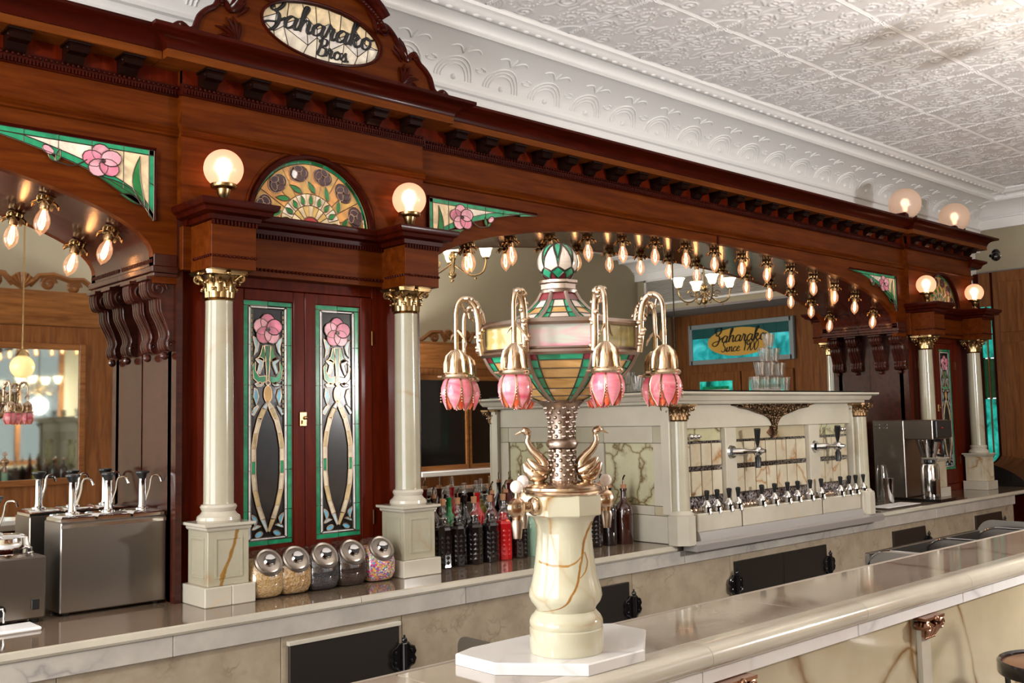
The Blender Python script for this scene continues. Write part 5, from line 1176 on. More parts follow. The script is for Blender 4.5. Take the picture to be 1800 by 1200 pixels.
MB().box(-.6, 7.2, -1.461, -1.450, 1.020, 1.052, .002).build('back_rail', mat('dull_back_rail', (.30, .25, .20), .5), fbar)
# bright slab under the onyx tap column
SX0, SX1, SY0, SY1 = 1.445, 1.925, -1.776, -1.468; c1, c2 = .130, .135
P = [(SX0+c1, SY0), (SX1-c2-.03, SY0), (SX1, SY0+c2), (SX1, SY1-.06), (SX1-.08, SY1), (SX0+.06, SY1), (SX0, SY1-.02), (SX0, SY0+c2+.02)]
sb = MB(); cxs, cys = (SX0+SX1)/2, (SY0+SY1)/2
n = len(P); rg = [(.0, 1.0505), (.0, 1.0725), (.003, 1.0755)]
for q, z in rg: sb.v += [(x-(x-cxs)*q/.24, y-(y-cys)*q/.16, z) for x, y in P]
sb.f += [tuple(range(n))[::-1], tuple(range(2*n, 3*n))] + [(r_*n+i, r_*n+(i+1) % n, (r_+1)*n+(i+1) % n, (r_+1)*n+i) for r_ in (0, 1) for i in range(n)]
tag(sb.build('marble_stand', M['marblew'], smooth=20), 'bright white octagonal marble slab under the onyx tap column', 'slab')

# ------------------------------------------------------------------ onyx tap column with stained-glass lantern
FX, FY = 1.634, -1.654
F = thing('fountain_lamp', 'onyx soda fountain column topped by a stained-glass lantern with pink tulip lamps', 'soda fountain', (FX, FY, 1.0755))
C = (FX, FY, 0)
onyxf = stone('fountain_onyx', (.56, .53, .395), (.50, .465, .33), (.32, .15, .022), 2.6, .016, .55, 2.6, rough=.10)
MB().lathe([(0, 1.0758), (.082, 1.0758), (.0835, 1.080), (.0835, 1.128), (.081, 1.131), (.0835, 1.135), (.083, 1.146), (.078, 1.156), (.072, 1.162), (.068, 1.168)], C, 48).build('column_foot', onyxf, F)
SV = (.737, -.676, 0)
onyxs = onyxf.copy()
add_vein(onyxs, SV, [(.095, -.055), (.105, -.020), (.14, .012), (.20, .032), (.255, .044), (.29, .062)], .0038, (.30, .13, .02), wob=.012)
add_vein(onyxs, (0, 0, 1), [(-.060, .205), (-.02, .198), (.015, .200), (.040, .222)], .0030, (.36, .18, .04), along=SV, wob=.010)
add_vein(onyxs, SV, [(.17, .030), (.19, .046), (.225, .042)], .0024, (.36, .18, .04), wob=.008)
MB().lathe([(.066, 1.168), (.070, 1.176), (.0795, 1.188), (.0835, 1.200), (.0815, 1.214), (.076, 1.232), (.071, 1.256), (.067, 1.285), (.064, 1.315), (.0625, 1.340), (.064, 1.358), (.070, 1.372), (.078, 1.380), (0, 1.380)], C, 48).build('column_shaft', onyxs, F)
MB().lathe([(0, 1.3802), (.0880, 1.3802), (.0905, 1.383), (.0905, 1.424), (.088, 1.4265), (0, 1.4265)], C, 8, pi/8).build('column_block', onyxf, F, 20)
MB().lathe([(0, 1.4268), (.087, 1.4268), (.089, 1.430), (.086, 1.434), (.089, 1.438), (.089, 1.443), (.080, 1.449), (.050, 1.453), (.03, 1.458), (0, 1.458)], C, 48).build('metal_cap', M['silver'], F)
sm = MB().lathe([(.034, 1.452), (.030, 1.465), (.026, 1.50), (.025, 1.528), (.034, 1.532), (.037, 1.540), (.034, 1.548), (.027, 1.552), (.027, 1.575), (.031, 1.602), (.038, 1.622), (.052, 1.634), (.060, 1.638), (0, 1.640)], C, 24)
for k in range(10):
    a = 2*pi*k/10
    for j in range(16): z = 1.460+j*.0108; rr = .0285 if z < 1.52 else .0285+max(0, z-1.59)*.3; sm.ball((FX+rr*cos(a+.3*(j % 2)), FY+rr*sin(a+.3*(j % 2)), z), .0048, 6, 4)
sm.build('palm_stem', M['pewter'], F, 45)
def swan(par, a):
    e = Vector((cos(a), sin(a), 0)); t_ = Vector((-sin(a), cos(a), 0)); o = Vector((FX, FY, 0)); U_ = Vector((0, 0, 1))
    mb = MB(); mb.tube([o+e*q+U_*z for q, z in ((.034, 1.468), (.044, 1.470), (.056, 1.470), (.070, 1.474), (.082, 1.484), (.089, 1.497))], [.008, .017, .020, .018, .011, .002], 10)
    for s_ in (-1, 1):
        mb.tube([o+e*q+t_*s_*w+U_*z for q, w, z in ((.038, .014, 1.478), (.052, .021, 1.482), (.068, .019, 1.494), (.080, .012, 1.508))], [.009, .012, .009, .002], 8)
        for j in range(4): mb.tube([o+e*(.045+.008*j)+t_*s_*(.022-.002*j)+U_*(1.472+.004*j), o+e*(.058+.008*j)+t_*s_*(.024-.003*j)+U_*(1.482+.006*j)], [.005, .002], 6)
    neck = smooth_line([o+e*.044+U_*1.478, o+e*.042+U_*1.496, o+e*.054+U_*1.512, o+e*.070+U_*1.528, o+e*.079+U_*1.546, o+e*.077+U_*1.562, o+e*.084+U_*1.571, o+e*.096+U_*1.567], 4)
    n = len(neck); mb.tube(neck, [.015-.0095*min(1, i/(n*.62)) + (.0035 if .72 < i/n < .9 else 0) - (.004 if i > n-4 else 0) for i in range(n)], 9)
    mb.tube([o+e*.094+U_*1.568, o+e*.108+U_*1.562], [.004, .001], 6)
    mb.lathe([(0, 1.449), (.012, 1.449), (.013, 1.455), (.008, 1.460), (.012, 1.464), (0, 1.466)], (FX+.055*cos(a), FY+.055*sin(a), 0), 10)
    return mb.build('swan', M['silver'], par, 50)
for a in (-40, 50, 140): swan(F, radians(a))
def spigot(a, L):
    e = Vector((cos(a), sin(a), 0)); o = Vector((FX, FY, 1.404)); U_ = Vector((0, 0, 1)); t_ = Vector((-sin(a), cos(a), 0))
    mb = MB(); mb.tube([o+e*.080, o+e*.090, o+e*.096, o+e*.100, o+e*.112, o+e*(L-.02)], [.020, .021, .018, .010, .012, .009], 14)
    b = o+e*L; mb.tube([b+t_*.014, b+t_*.006, b-t_*.006, b-t_*.014], [.012, .022, .022, .012], 18); mb.tube([b+U_*.012, b+U_*.022, b+U_*.032], [.010, .006, .004], 8); mb.tube([b-U_*.014, b-U_*.026], [.012, .010], 10)
    s_ = mb.build('spigot', M['silver'], F, 45)
    MB().ball(tuple(b+U_*.046), .0145, 16, 12).build('spigot_knob', M['pearl'], s_, 60)
    MB().tube([b-U_*.026, b-U_*.034, b-U_*.066], [.011, .0135, .009], 12).build('spigot_nozzle', M['pewter'], s_)
for a in (180, 90, 0): spigot(radians(a-2), .140)
# lantern: eight-sided bowl, band and concave roof in leaded glass
lan = MB(); OA = [pi/8+k*pi/4 for k in range(8)]
def oct_(R, z, k, u):                             # point on face k at fraction u (0..1)
    a, b = OA[k % 8], OA[(k+1) % 8]
    return Vector((FX+R*(cos(a)*(1-u)+cos(b)*u), FY+R*(sin(a)*(1-u)+sin(b)*u), z))
def quad(par, p, m, th=.003, name='pane'):
    c = sum(p, Vector())/len(p); nrm = (p[1]-p[0]).cross(p[2]-p[0]).normalized()
    if nrm.dot(c-Vector((FX, FY, c.z))) < 0: nrm = -nrm
    n = len(p); mb = MB(); mb.add([q for q in p]+[q-nrm*th for q in p], [tuple(range(n)), tuple(range(2*n-1, n-1, -1))]+[(i, n+i, n+(i+1) % n, (i+1) % n) for i in range(n)])
    return mb.build(name, m, par, 0)
BR = [(1.738, .184), (1.724, .177), (1.706, .165), (1.686, .144), (1.664, .112), (1.648, .082), (1.637, .056)]
RR = [(1.812, .134), (1.822, .112), (1.835, .090), (1.850, .070), (1.868, .053), (1.886, .043)]
fr = MB()
for k in range(8):
    for prof in (BR, RR): fr.tube([oct_(R, z, k, 0) for z, R in prof], .0050, 6)
    fr.tube([oct_(.184, 1.738, k, 0), oct_(.185, 1.805, k, 0)], .005, 6)
for R, z, r_ in ((.187, 1.741, .0065), (.182, 1.750, .004), (.187, 1.806, .0065), (.178, 1.812, .004), (.165, 1.812, .005)): fr.tube([oct_(R, z, k % 8, 0) for k in range(9)], r_, 6)
fr.lathe([(.040, 1.884), (.046, 1.886), (.047, 1.892), (.043, 1.895), (.043, 1.906), (.048, 1.909), (.048, 1.915), (.030, 1.917)], C, 8, pi/8); fr.lathe([(0, 1.632), (.050, 1.632), (.060, 1.636), (.058, 1.642), (0, 1.642)], C, 8, pi/8)
LAN = fr.build('lantern_frame', M['pewter'], F, 45)
for k in range(8):
    for i in range(len(BR)-1):
        (z0, R0), (z1, R1) = BR[i], BR[i+1]; g0 = .13+.01*i; R0, R1 = R0*.985, R1*.985
        if i == 0:
            for u0, u1, m in ((0, .13, 'lampwine'), (.13, .5, 'lampgreen'), (.5, .87, 'lampgreen'), (.87, 1, 'lampwine')): quad(LAN, [oct_(R0, z0, k, u0), oct_(R0, z0, k, u1), oct_(R1, z1, k, u1), oct_(R1, z1, k, u0)], M[m])
        else:
            for u0, u1, m in ((0, g0, 'lampgreen'), (g0, 1-g0, 'lampamber'), (1-g0, 1, 'lampgreen')): quad(LAN, [oct_(R0-.001, z0-.001, k, u0+.01), oct_(R0-.001, z0-.001, k, u1-.01), oct_(R1, z1+.001, k, u1-.01), oct_(R1, z1+.001, k, u0+.01)], M[m])
    front = abs(((OA[k]+pi/8)-radians(225)+pi) % (2*pi)-pi) < .3
    quad(LAN, [oct_(.179, 1.744, k, .02), oct_(.179, 1.744, k, .98), oct_(.179, 1.803, k, .98), oct_(.179, 1.803, k, .02)], M['lampopal'] if front else M['lampolive'])
    for i in range(len(RR)-1):
        (z0, R0), (z1, R1) = RR[i], RR[i+1]; R0, R1 = R0*.98, R1*.98
        for u0, u1, m in ((.03, .22, 'lampgreen' if i % 2 else 'lampgreen'), (.24, .76, 'lamppale' if i % 2 else 'lampamber'), (.78, .97, 'lampgreen')) if i < 4 else ((.05, .95, 'lampwine'),): quad(LAN, [oct_(R0, z0+.001, k, u0), oct_(R0, z0+.001, k, u1), oct_(R1, z1-.001, k, u1), oct_(R1, z1-.001, k, u0)], M[m])
# leaded glass ball
BCn = Vector((FX, FY, 1.9585)); BRD = .0465
ball = MB().ball(tuple(BCn), BRD*.97, 32, 20).build('finial_ball', M['lampgreen'], F, 60); lead = MB()
def sph(az, lat, R=BRD): return BCn+Vector((R*cos(lat)*cos(az), R*cos(lat)*sin(az), R*sin(lat)))
def patch(poly, m):
    n = len(poly); pts = []
    for i in range(n):
        a, b = poly[i], poly[(i+1) % n]
        for j in range(3): pts.append((a[0]+(b[0]-a[0])*j/3, a[1]+(b[1]-a[1])*j/3))
    c = (sum(p[0] for p in pts)/len(pts), sum(p[1] for p in pts)/len(pts)); mid = [(c[0]+(p[0]-c[0])*.5, c[1]+(p[1]-c[1])*.5) for p in pts]; k = len(pts)
    mb = MB(); mb.add([sph(*p, R=BRD*1.0) for p in pts]+[sph(*p, R=BRD*1.0) for p in mid]+[sph(*c)], [(i, (i+1) % k, k+(i+1) % k, k+i) for i in range(k)]+[(k+i, k+(i+1) % k, 2*k) for i in range(k)])
    mb.build('pane', m, ball, 60); lead.tube([sph(*p, R=BRD*1.005) for p in pts+[pts[0]]], .0014, 5)
for k in range(8):
    a = k*pi/4+pi/8; w = pi/8
    patch([(a, radians(62)), (a+w*.75, radians(10)), (a+w, radians(-18)), (a, radians(-30)), (a-w, radians(-18)), (a-w*.75, radians(10))], M['lamppale'])
    patch([(a+w, radians(66)), (a+w*1.7, radians(58)), (a+w, radians(5)), (a+w*.3, radians(58))], M['lampgreen'])
    patch([(a+w, radians(-20)), (a+w*1.95, radians(-34)), (a+w, radians(-58)), (a+w*.05, radians(-34))], M['lampgreen'])
    patch([(a, radians(-36)), (a+w*.9, radians(-60)), (a-w*.9, radians(-60))], M['lampwine'])
lead.build('lead_came', M['lead'], ball)
ll = MB(); l2 = MB()
for k in range(8):
    for z, R in BR[1:-1]: ll.tube([oct_(R*.992, z, k, .0), oct_(R*.992, z, k, 1.0)], .0013, 5)
    for z, R in RR[1:-1]: l2.tube([oct_(R*.99, z, k, 0), oct_(R*.99, z, k, 1)], .0013, 5)
    for u in (.135, .865): ll.tube([oct_(R*.992, z, k, u+(.01*i if u < .5 else -.01*i)) for i, (z, R) in enumerate(BR)], .0013, 5)
    for u in (.23, .77): l2.tube([oct_(R*.99, z, k, u) for z, R in RR[:5]], .0013, 5)
ll.build('lead_came', M['lead'], LAN); l2.build('lead_came', M['lead'], LAN)
# eight gooseneck arms with tulip lamps
def arm(k):
    a = OA[k]; e = Vector((cos(a), sin(a), 0)); t_ = Vector((-sin(a), cos(a), 0)); o = Vector((FX, FY, 0)); U_ = Vector((0, 0, 1))
    P_ = lambda q, z, s_=0.0: o+e*q+U_*z+t_*s_
    path = smooth_line([P_(.190, 1.742), P_(.195, 1.775), P_(.196, 1.815), P_(.203, 1.850), P_(.218, 1.868), P_(.236, 1.866), P_(.247, 1.848), P_(.249, 1.815), P_(.249, 1.752)], 5); n = len(path)
    mb = MB(); mb.tube(path, [.0085 if i < n*.42 else .0085-.0030*min(1, (i/n-.42)*3) for i in range(n)], 8)
    rnd = random.Random(k)
    for i in range(2, int(n*.62), 1):
        p = path[i]; q = rnd.random()*2*pi; mb.ball(tuple(p+t_*.007*cos(q)+e*.007*sin(q)), .0052+.0022*rnd.random(), 6, 4)
    mb.tube([P_(.236, 1.858), P_(.230, 1.842, .004), P_(.226, 1.838, -.003), P_(.222, 1.846)], .003, 6)
    mb.tube([P_(.249, 1.80), P_(.242, 1.79, .010), P_(.236, 1.778, .016), P_(.236, 1.768, .022)], [.003, .0035, .003, .0015], 6); mb.tube([P_(.249, 1.795), P_(.256, 1.786, -.008), P_(.258, 1.776, -.014)], [.003, .003, .001], 6)
    A = mb.build('lamp_arm', M['silver'], F, 50)
    cx_, cy_ = FX+.249*cos(a), FY+.249*sin(a)
    cp = MB().lathe([(.005, 1.757), (.010, 1.752), (.018, 1.744), (.023, 1.730), (.024, 1.716), (.026, 1.702), (.034, 1.699), (.036, 1.694), (.033, 1.690), (0, 1.690)], (cx_, cy_, 0), 18)
    for j in range(8):
        b = 2*pi*j/8; d = Vector((cos(b), sin(b), 0)); c0 = Vector((cx_, cy_, 0)); cp.tube([c0+d*.010+U_*1.753, c0+d*.021+U_*1.740, c0+d*.0255+U_*1.722, c0+d*.0275+U_*1.704], [.002, .0042, .0042, .002], 6)
    for j in range(3): b = 2*pi*j/3+.4; d = Vector((cos(b), sin(b), 0)); cp.tube([Vector((cx_, cy_, 1.695))+d*.034, Vector((cx_, cy_, 1.695))+d*.043], .0025, 6)
    cp.build('lamp_cap', M['silver'], A, 45)
    rows = [(1.693, .023), (1.684, .030), (1.670, .0345), (1.655, .0345), (1.639, .030), (1.622, .023)]
    def petal(b0, hw, sc, m, name):
        pts = []; fs = []
        for i, (z, r_) in enumerate(rows):
            w = hw*(1.0 if i < 3 else (.96, .72, .12)[i-3]); zz = 1.693-(1.693-z)*sc[1]
            for u in (-1, -.5, 0, .5, 1): b = b0+w*u; rr = r_*sc[0]*(1+.05*(1-u*u)); pts.append((cx_+rr*cos(b), cy_+rr*sin(b), zz))
        for i in range(len(rows)-1):
            for j in range(4): fs.append((i*5+j, i*5+j+1, i*5+j+6, i*5+j+5))
        mb = MB(); mb.add(pts, fs); mb.build(name, m, A, 60)
        return [pts[i*5] for i in range(6)]+[pts[i*5+4] for i in range(5, -1, -1)]
    cm = MB(); bd = MB()
    for j in range(6):
        b0 = a+2*pi*j/6
        petal(b0+pi/6, pi/6*1.05, (.90, .98), M['petalo'], 'inner_petal')
        edge = petal(b0, pi/6*.93, (1.0, 1.0), M['petal'], 'petal'); cm.tube(edge, .0013, 5)
        for i in range(9): z = 1.690-.050*i/8; rr = .0245+.0125*sin(min(1, i/6)*pi/2); bd.ball((cx_+rr*cos(b0+pi/6), cy_+rr*sin(b0+pi/6), z), .0021, 6, 4)
    bd.v and cm.add(bd.v, bd.f); cm.build('petal_came', M['bronze'], A, 50)
for k in range(8): arm(k)

# ------------------------------------------------------------------ bar stool
sx_, sy_, sz_ = 3.50, -2.03, .775
stl = thing('bar_stool', 'round bar stool with brown seat and black iron frame beside the bar', 'stool', (sx_, sy_, 0))
MB().lathe([(0, sz_-.012), (.165, sz_-.012), (.168, sz_-.004), (.150, sz_+.003), (0, sz_-.002)], (sx_, sy_, 0), 40).build('seat', mat('brown_seat', (.20, .075, .03), .3, coat=.3), stl)
MB().lathe([(.168, sz_-.034), (.180, sz_-.034), (.182, sz_-.030), (.182, sz_+.004), (.176, sz_+.010), (.168, sz_+.004), (.168, sz_-.034)], (sx_, sy_, 0), 44).build('seat_rim', M['blackm'], stl)
for k in range(4):
    a = pi/4+k*pi/2; e = Vector((cos(a), sin(a), 0)); o = Vector((sx_, sy_, 0))
    MB().tube(smooth_line([o+e*.165+Vector((0, 0, sz_-.03)), o+e*.160+Vector((0, 0, sz_-.15)), o+e*.17+Vector((0, 0, .45)), o+e*.205+Vector((0, 0, .009))], 4), .009, 8).build('leg', M['blackm'], stl)
    a2 = a+pi/4; e2 = Vector((cos(a2), sin(a2), 0))
    MB().tube(smooth_line([o+e*.160+Vector((0, 0, sz_-.16)), o+e2*.10+Vector((0, 0, sz_-.06)), o+Vector((cos(a+pi/2), sin(a+pi/2), 0))*.160+Vector((0, 0, sz_-.16))], 5), .006, 6).build('brace', M['blackm'], stl)
MB().tube([(sx_+.175*cos(t_), sy_+.175*sin(t_), .30) for t_ in [2*pi*i/24 for i in range(25)]], .008, 8).build('foot_ring', M['blackm'], stl)
MB().tube(smooth_line([(sx_+.19*cos(t_), sy_+.19*sin(t_), sz_+z) for t_, z in ((-.9, -.02), (-.85, .16), (-.7, .26), (-.3, .30), (.0, .26), (.12, .16), (.15, -.02))], 5), .009, 8).build('backrest', M['blackm'], stl)

# ------------------------------------------------------------------ steel bins behind the bar
ib = thing('ice_bin', 'black-lined steel ice bin with curved side plates behind the bar', 'bin', (4.65, -1.27, 0))
for x in (4.10, 4.66, 5.22):
    P = [(-1.44, .55), (-1.05, .55), (-1.05, .90)] + [(-1.05-.12*(1-cos(a)), .90+.10*sin(a)) for a in [pi/2*i/6 for i in range(1, 7)]] + [(-1.44, 1.0)]
    MB().prism(P, 'x', x, x+.008).build('side_plate', M['steelb'], ib, 30); MB().tube([(x+.004, y, z) for y, z in P[2:]], .006, 6).build('plate_edge', M['chrome'], ib)
MB().box(4.10, 5.22, -1.44, -1.06, .55, .90, .004).build('bin_body', M['blackm'], ib); MB().box(4.10, 5.228, -1.075, -1.05, .55, .985, .003).build('bin_back', M['steelb'], ib)
sc2 = thing('scoop', 'white ice scoop lying in the steel bin', 'scoop', (4.95, -1.25, .9005))
MB().tube([(4.88, -1.30, .91), (4.95, -1.25, .93), (5.00, -1.22, .965)], [.008, .010, .012], 8).build('scoop_handle', M['white'], sc2); MB().box(4.80, 4.90, -1.36, -1.28, .9005, .93, .01).build('scoop_bowl', M['white'], sc2)
ib2 = thing('splash_sink', 'steel sink with rounded splash plates behind the bar next to the ice bin', 'sink', (5.75, -1.27, 0))
MB().box(5.30, 6.3, -1.44, -1.02, .5, .88, .004).build('sink_body', M['steelb'], ib2)
for x in (5.32, 6.28):
    P = [(-1.44, .88), (-1.02, .88), (-1.02, .94)] + [(-1.02-.08*(1-cos(a)), .94+.09*sin(a)) for a in [pi/2*i/6 for i in range(1, 7)]] + [(-1.44, 1.03)]
    MB().prism(P, 'x', x, x+.008).build('splash_plate', M['steelb'], ib2, 30)
sg_ = thing('splash_guard', 'small grey steel splash guard behind the white marble slab', 'guard', (1.78, -1.25, 0))
P = [(-1.40, .88), (-1.09, .88), (-1.09, .975)] + [(-1.09-.03*(1-cos(a)), .975+.03*sin(a)) for a in [pi/2*i/6 for i in range(1, 7)]] + [(-1.40, 1.005)]
MB().prism(P, 'x', 1.775, 1.783).build('guard_plate', M['steelb'], sg_, 30); MB().box(1.78, 3.9, -1.44, -1.09, .55, .86, .004).build('guard_shelf', M['steelb'], sg_)
for x in (1.80, 3.86): MB().box(x, x+.03, -1.30, -1.26, 0, .55).build('guard_leg', M['steelb'], sg_, 0)
for tgt, xs_ in ((ib, (4.12, 5.17)), (ib2, (5.34, 6.22))):
    for x in xs_: MB().box(x, x+.03, -1.28, -1.24, 0, .56).build('leg', M['steelb'], tgt, 0)
# ------------------------------------------------------------------ furniture across the room, seen in the mirrors
def oak_cabinet(x0, x1, zt, crest, label, glass, gz0, gz1, gx):
    r = thing('oak_cabinet', label, 'cabinet', ((x0+x1)/2, -3.8, 0)); yf = -3.62
    MB().box(x0, x1, -3.995, yf, 0, zt-.27, .004).build('cabinet_body', M['oakz'], r)
    e = MB(); loft(e, [(x0-p, x1+p, -3.995, yf+p, z) for p, z in ((.01, zt-.269), (.02, zt-.25), (.025, zt-.17), (.03, zt-.16), (.05, zt-.10), (.06, zt-.06), (.085, zt-.03), (.085, zt))]); e.build('entablature', M['oak'], r, 30)
    for a, b in gx:
        MB().box(a, b, yf, yf+.006, gz0, gz1).build('glass_pane', M[glass], r, 0)
        f = MB()
        for q in ((a-.05, a, gz0-.05, gz1+.05), (b, b+.05, gz0-.05, gz1+.05), (a, b, gz0-.05, gz0), (a, b, gz1, gz1+.05)): f.box(q[0], q[1], yf, yf+.022, q[2], q[3], .004)
        f.build('pane_frame', M['oak'], r)
    for x in (x1-.07, x0+.07): MB().lathe([(.03, .25), (.03, .3), (.024, .32), (.022, zt-.42), (.03, zt-.38), (.034, zt-.34)], (x, yf+.035, 0), 16).build('half_column', M['oakz'], r)
    c = MB()
    for sg in (-1, 1):
        for (u, rr, z) in crest[1]:
            c.tube([(crest[0]+sg*u+a, -3.64, zt+z+b) for a, b in spiral(0, 0, rr, 1.5, 20, sg)], .022, 6, flat=.6, up=(0, 1, 0))
        c.tube([(crest[0]+sg*u, -3.64, zt+z) for u, z in crest[2]], .024, 6)
    for k in range(7): a = radians(30+20*k); c.tube([(crest[0], -3.635, zt+.02), (crest[0]+.10*cos(a), -3.625, zt+.02+.13*sin(a))], [.012, .022], 6)
    c.build('crest', M['oak'], r, 50)
    return r
A = oak_cabinet(.35, 3.30, 2.68, (2.42, ((.20, .055, .075), (.40, .05, .055), (.60, .035, .03)), ((.06, .05), (.13, .13), (.24, .145), (.36, .11), (.47, .12), (.60, .03), (.75, .012))), 'golden oak wall cabinet with carved scroll crest and tall mirror, reflected behind the syrup pumps', 'mirrord', 1.20, 2.22, ((.62, 1.60), (1.90, 2.86)))
Bc = oak_cabinet(6.15, 7.75, 2.42, (6.85, ((.12, .05, .09), (.32, .06, .06)), ((.16, .02), (.22, .12), (.36, .11), (.5, .02), (.68, .01))), 'golden oak wall cabinet with swan-neck crest, reflected behind the pink tulip lamps', 'blackglass', 1.12, 2.02, ((6.30, 6.92), (7.0, 7.6)))
MB().box(6.2, 7.7, -3.62, -3.45, 1.02, 1.07, .006).build('marble_ledge', M['marblew'], Bc)
# entrance doors with glass transom on the end wall
XD = 10.985
def door_pair():
    for n_, (y0, y1) in enumerate(((-3.62, -2.86), (-2.84, -2.08))):
        d = struct(bpy.data.objects.new('door_%d' % (n_+1), None)); COL.objects.link(d); ORG[d.name] = Vector((0, 0, 0))
        MB().box(XD-.03, XD+.01, y0, y1, 0, 2.16, .004).build('door_leaf', M['oakz'], d)
        MB().box(XD-.036, XD-.029, y0+.12, y1-.12, .95, 2.04).build('door_pane', M['g_creaml'], d, 0)
        for a, b, z0, z1, m in ((y0+.12, y1-.12, 1.97, 2.04, 'teal'), (y0+.12, y0+.17, .95, 1.97, 'teal'), (y1-.17, y1-.12, .95, 1.97, 'teal'), (y0+.17, y1-.17, 1.93, 1.97, 'g_green')): MB().box(XD-.040, XD-.035, a, b, z0, z1).build('border_pane', M[m], d, 0)
door_pair()
tr = thing('transom_sign', 'teal stained-glass transom with amber oval and script lettering over the entrance doors', 'sign', (XD, -2.85, 2.3))
ty0, ty1, tz0, tz1 = -3.63, -2.07, 2.30, 2.78
f = MB()
for q in ((ty0-.03, ty0+.03, tz0-.03, tz1+.03), (ty1-.03, ty1+.03, tz0-.03, tz1+.03), (ty0, ty1, tz0-.03, tz0+.03), (ty0, ty1, tz1-.03, tz1+.03)): f.box(XD-.05, XD, q[0], q[1], q[2], q[3], .004)
f.build('transom_frame', mat('grey_glass_border', (.26, .30, .30), .3), tr)
tl = mat('glowing_teal_glass', (.03, .45, .48), .1, emit=(.03, .50, .55), estr=.30); t = NT(tl); n1 = t.n('ShaderNodeTexNoise', Scale=5.0, Detail=4.0, Distortion=.8); t.l(t.coord(), n1.inputs['Vector']); c_ = t.ramp(n1.outputs[0], [(.35, (.01, .18, .18)), (.52, (.02, .40, .44)), (.7, (.10, .70, .76))]); t.l(c_, t.b.inputs['Base Color']); t.l(c_, t.b.inputs['Emission Color']); td = mat('shaded_teal_glass', (.02, .10, .10), .12)  # daylight put into bright panes as emission, shade into the darker panes' colour
for i in range(8):
    a, b = ty0+.03+(ty1-ty0-.06)*i/8, ty0+.03+(ty1-ty0-.06)*(i+1)/8
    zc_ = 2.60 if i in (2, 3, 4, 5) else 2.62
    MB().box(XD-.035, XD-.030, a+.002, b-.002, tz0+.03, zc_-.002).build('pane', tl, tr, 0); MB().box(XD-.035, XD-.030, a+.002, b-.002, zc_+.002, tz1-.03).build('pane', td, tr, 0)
yc_ = (ty0+ty1)/2; zc_ = 2.545
ovl = MB(); n = 36; ovl.add([(XD-.040, yc_+.50*cos(2*pi*i/n), zc_+.185*sin(2*pi*i/n)) for i in range(n)]+[(XD-.034, yc_+.50*cos(2*pi*i/n), zc_+.185*sin(2*pi*i/n)) for i in range(n)], [tuple(range(n)), tuple(range(2*n-1, n-1, -1))]+[(i, n+i, n+(i+1) % n, (i+1) % n) for i in range(n)])
ovl.build('amber_oval', mat('amber_sign_glass', (.42, .24, .05), .15, emit=(.42, .24, .05), estr=.25), tr, 20)  # emission stands in for daylight through the sign glass
tx2 = MB(); s1 = .085; w1 = swidth('Zaharako', s1); w2 = swidth('Since 1900', .062)
# lettering faces the street, so from inside it runs backwards and the mirror turns it round again
script(tx2, 'Zaharako', lambda x, z: Vector((XD-.043, yc_+w1*.5-x, zc_+.01+z)), s1, .011, up=(1, 0, 0)) if False else script(tx2, 'Zaharako', lambda x, z: Vector((XD-.043, yc_-w1*.5+x, zc_+.0+z)), s1, .011, up=(1, 0, 0))
script(tx2, 'Since 1900', lambda x, z: Vector((XD-.043, yc_-w2*.5+x, zc_-.125+z)), .062, .008, up=(1, 0, 0))
tx2.build('lettering', M['black'], tr)
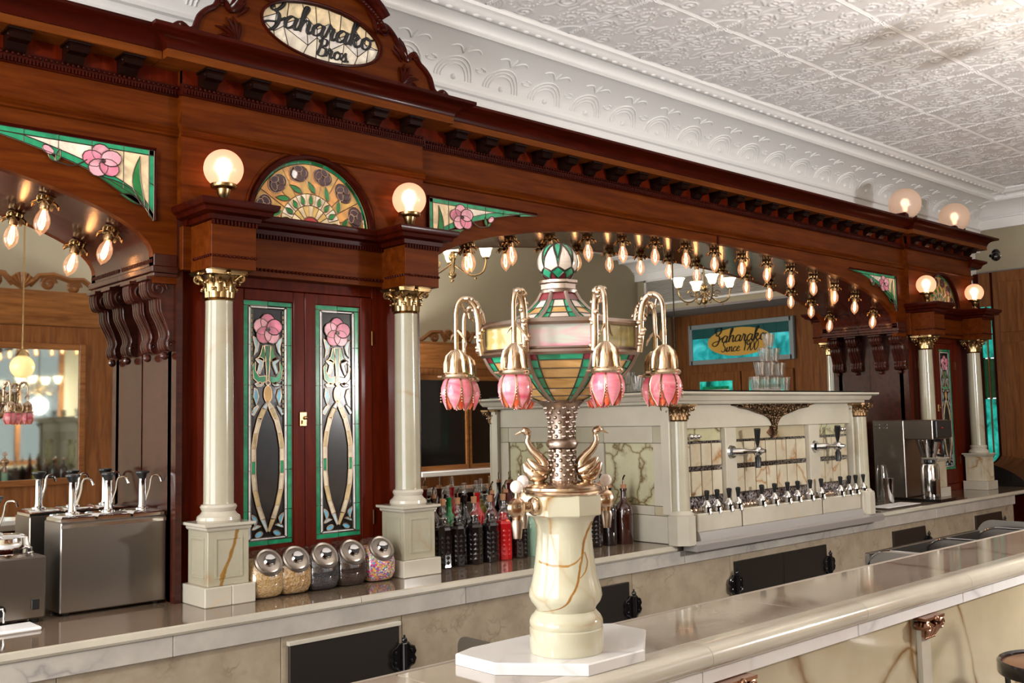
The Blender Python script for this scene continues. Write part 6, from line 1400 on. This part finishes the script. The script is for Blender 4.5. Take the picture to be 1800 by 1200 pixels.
# chandeliers
def chandelier(x, y, z, label, n=4):
    r = thing('chandelier', label, 'chandelier', (x, y, z)); C_ = Vector((x, y, z))
    b = MB(); b.tube([C_+Vector((0, 0, -.12)), C_+Vector((0, 0, 3.70-z))], .010, 8); b.ball(tuple(C_+Vector((0, 0, -.10))), .035, 12, 8); b.ball(tuple(C_+Vector((0, 0, .05))), .035, 12, 8, sz=1.3); b.lathe([(0, 0), (.06, 0), (.05, -.03), (.01, -.05), (0, -.05)], (x, y, 3.703), 16); b.ball(tuple(C_+Vector((0, 0, -.15))), .014, 8, 6)
    b.build('stem', M['brass'], r)
    for k in range(n):
        a = pi/5+2*pi*k/n; e = Vector((cos(a), sin(a), 0)); u = Vector((0, 0, 1))
        m_ = MB(); m_.tube(smooth_line([C_, C_+e*.08-u*.06, C_+e*.17-u*.11, C_+e*.26-u*.08, C_+e*.29+u*.0, C_+e*.29+u*.04], 5), .008, 8); m_.tube([C_+e*q+u*zz for q, zz in spiral(.14, -.02, .05, 1.4, 18)], .005, 6); m_.ball(tuple(C_+e*.20-u*.13), .012, 8, 6); m_.lathe([(0, 0), (.03, 0), (.034, .012), (0, .014)], tuple(C_+e*.29+u*.038), 14)
        am = m_.build('arm', M['brass'], r, 45)
        c = C_+e*.29+u*.05; MB().lathe([(.026, 0), (.040, .025), (.046, .055), (.058, .085), (.072, .105), (.070, .106), (.044, .056), (.024, .004)], tuple(c), 18).build('shade', M['chshade'], am, 60)
    return r
def add_fill(o, power):  # point light added below the out-of-view chandeliers to fill the room
    d = bpy.data.lights.new('added_fill_light', 'POINT'); d.energy = power; d.color = (1, .975, .96); d.shadow_soft_size = .12
    l = bpy.data.objects.new('added_fill_light', d); COL.objects.link(l); l.parent = o; l.location = (0, 0, -.30)
chA = chandelier(8.95, -1.9, 2.945, 'brass chandelier with lit glass shades, reflected beside the air grille')
chB = chandelier(5.38, -1.9, 2.945, 'brass chandelier with lit glass shades, reflected above the pink tulip lamps')
fillC = chandelier(5.15, -3.4, 2.25, 'added out-of-view brass fill chandelier with lit glass shades over the walkway between bar and oak cabinets')  # added out of view as the main fill for bar and ceiling
fillD = chandelier(-1.2, -1.5, 2.945, 'added out-of-view brass fill chandelier with lit glass shades near the street windows')  # added out of view as a second fill
for o, p in ((fillC, 190), (fillD, 120)): add_fill(o, p)
# pendant globe across the room (seen in the left mirror)
pg = thing('pendant_lamp', 'marbled amber glass globe pendant reflected beside the syrup pumps', 'lamp', (2.28, -3.1, 2.05))
gp = Vector((2.28, -3.1, 2.05)); MB().tube([gp+Vector((0, 0, .07)), gp+Vector((0, 0, 1.64))], .006, 8).build('pendant_stem', M['brass'], pg); MB().ball(tuple(gp), .085, 24, 16).build('pendant_globe', mat('marbled_amber_globe', (.75, .55, .28), .2, emit=(.95, .62, .25), estr=.7), pg, 60); MB().lathe([(0, .0), (.05, 0), (.03, .03), (.01, .05), (0, .05)], tuple(gp+Vector((0, 0, .08))), 16).build('pendant_cup', M['brass'], pg)
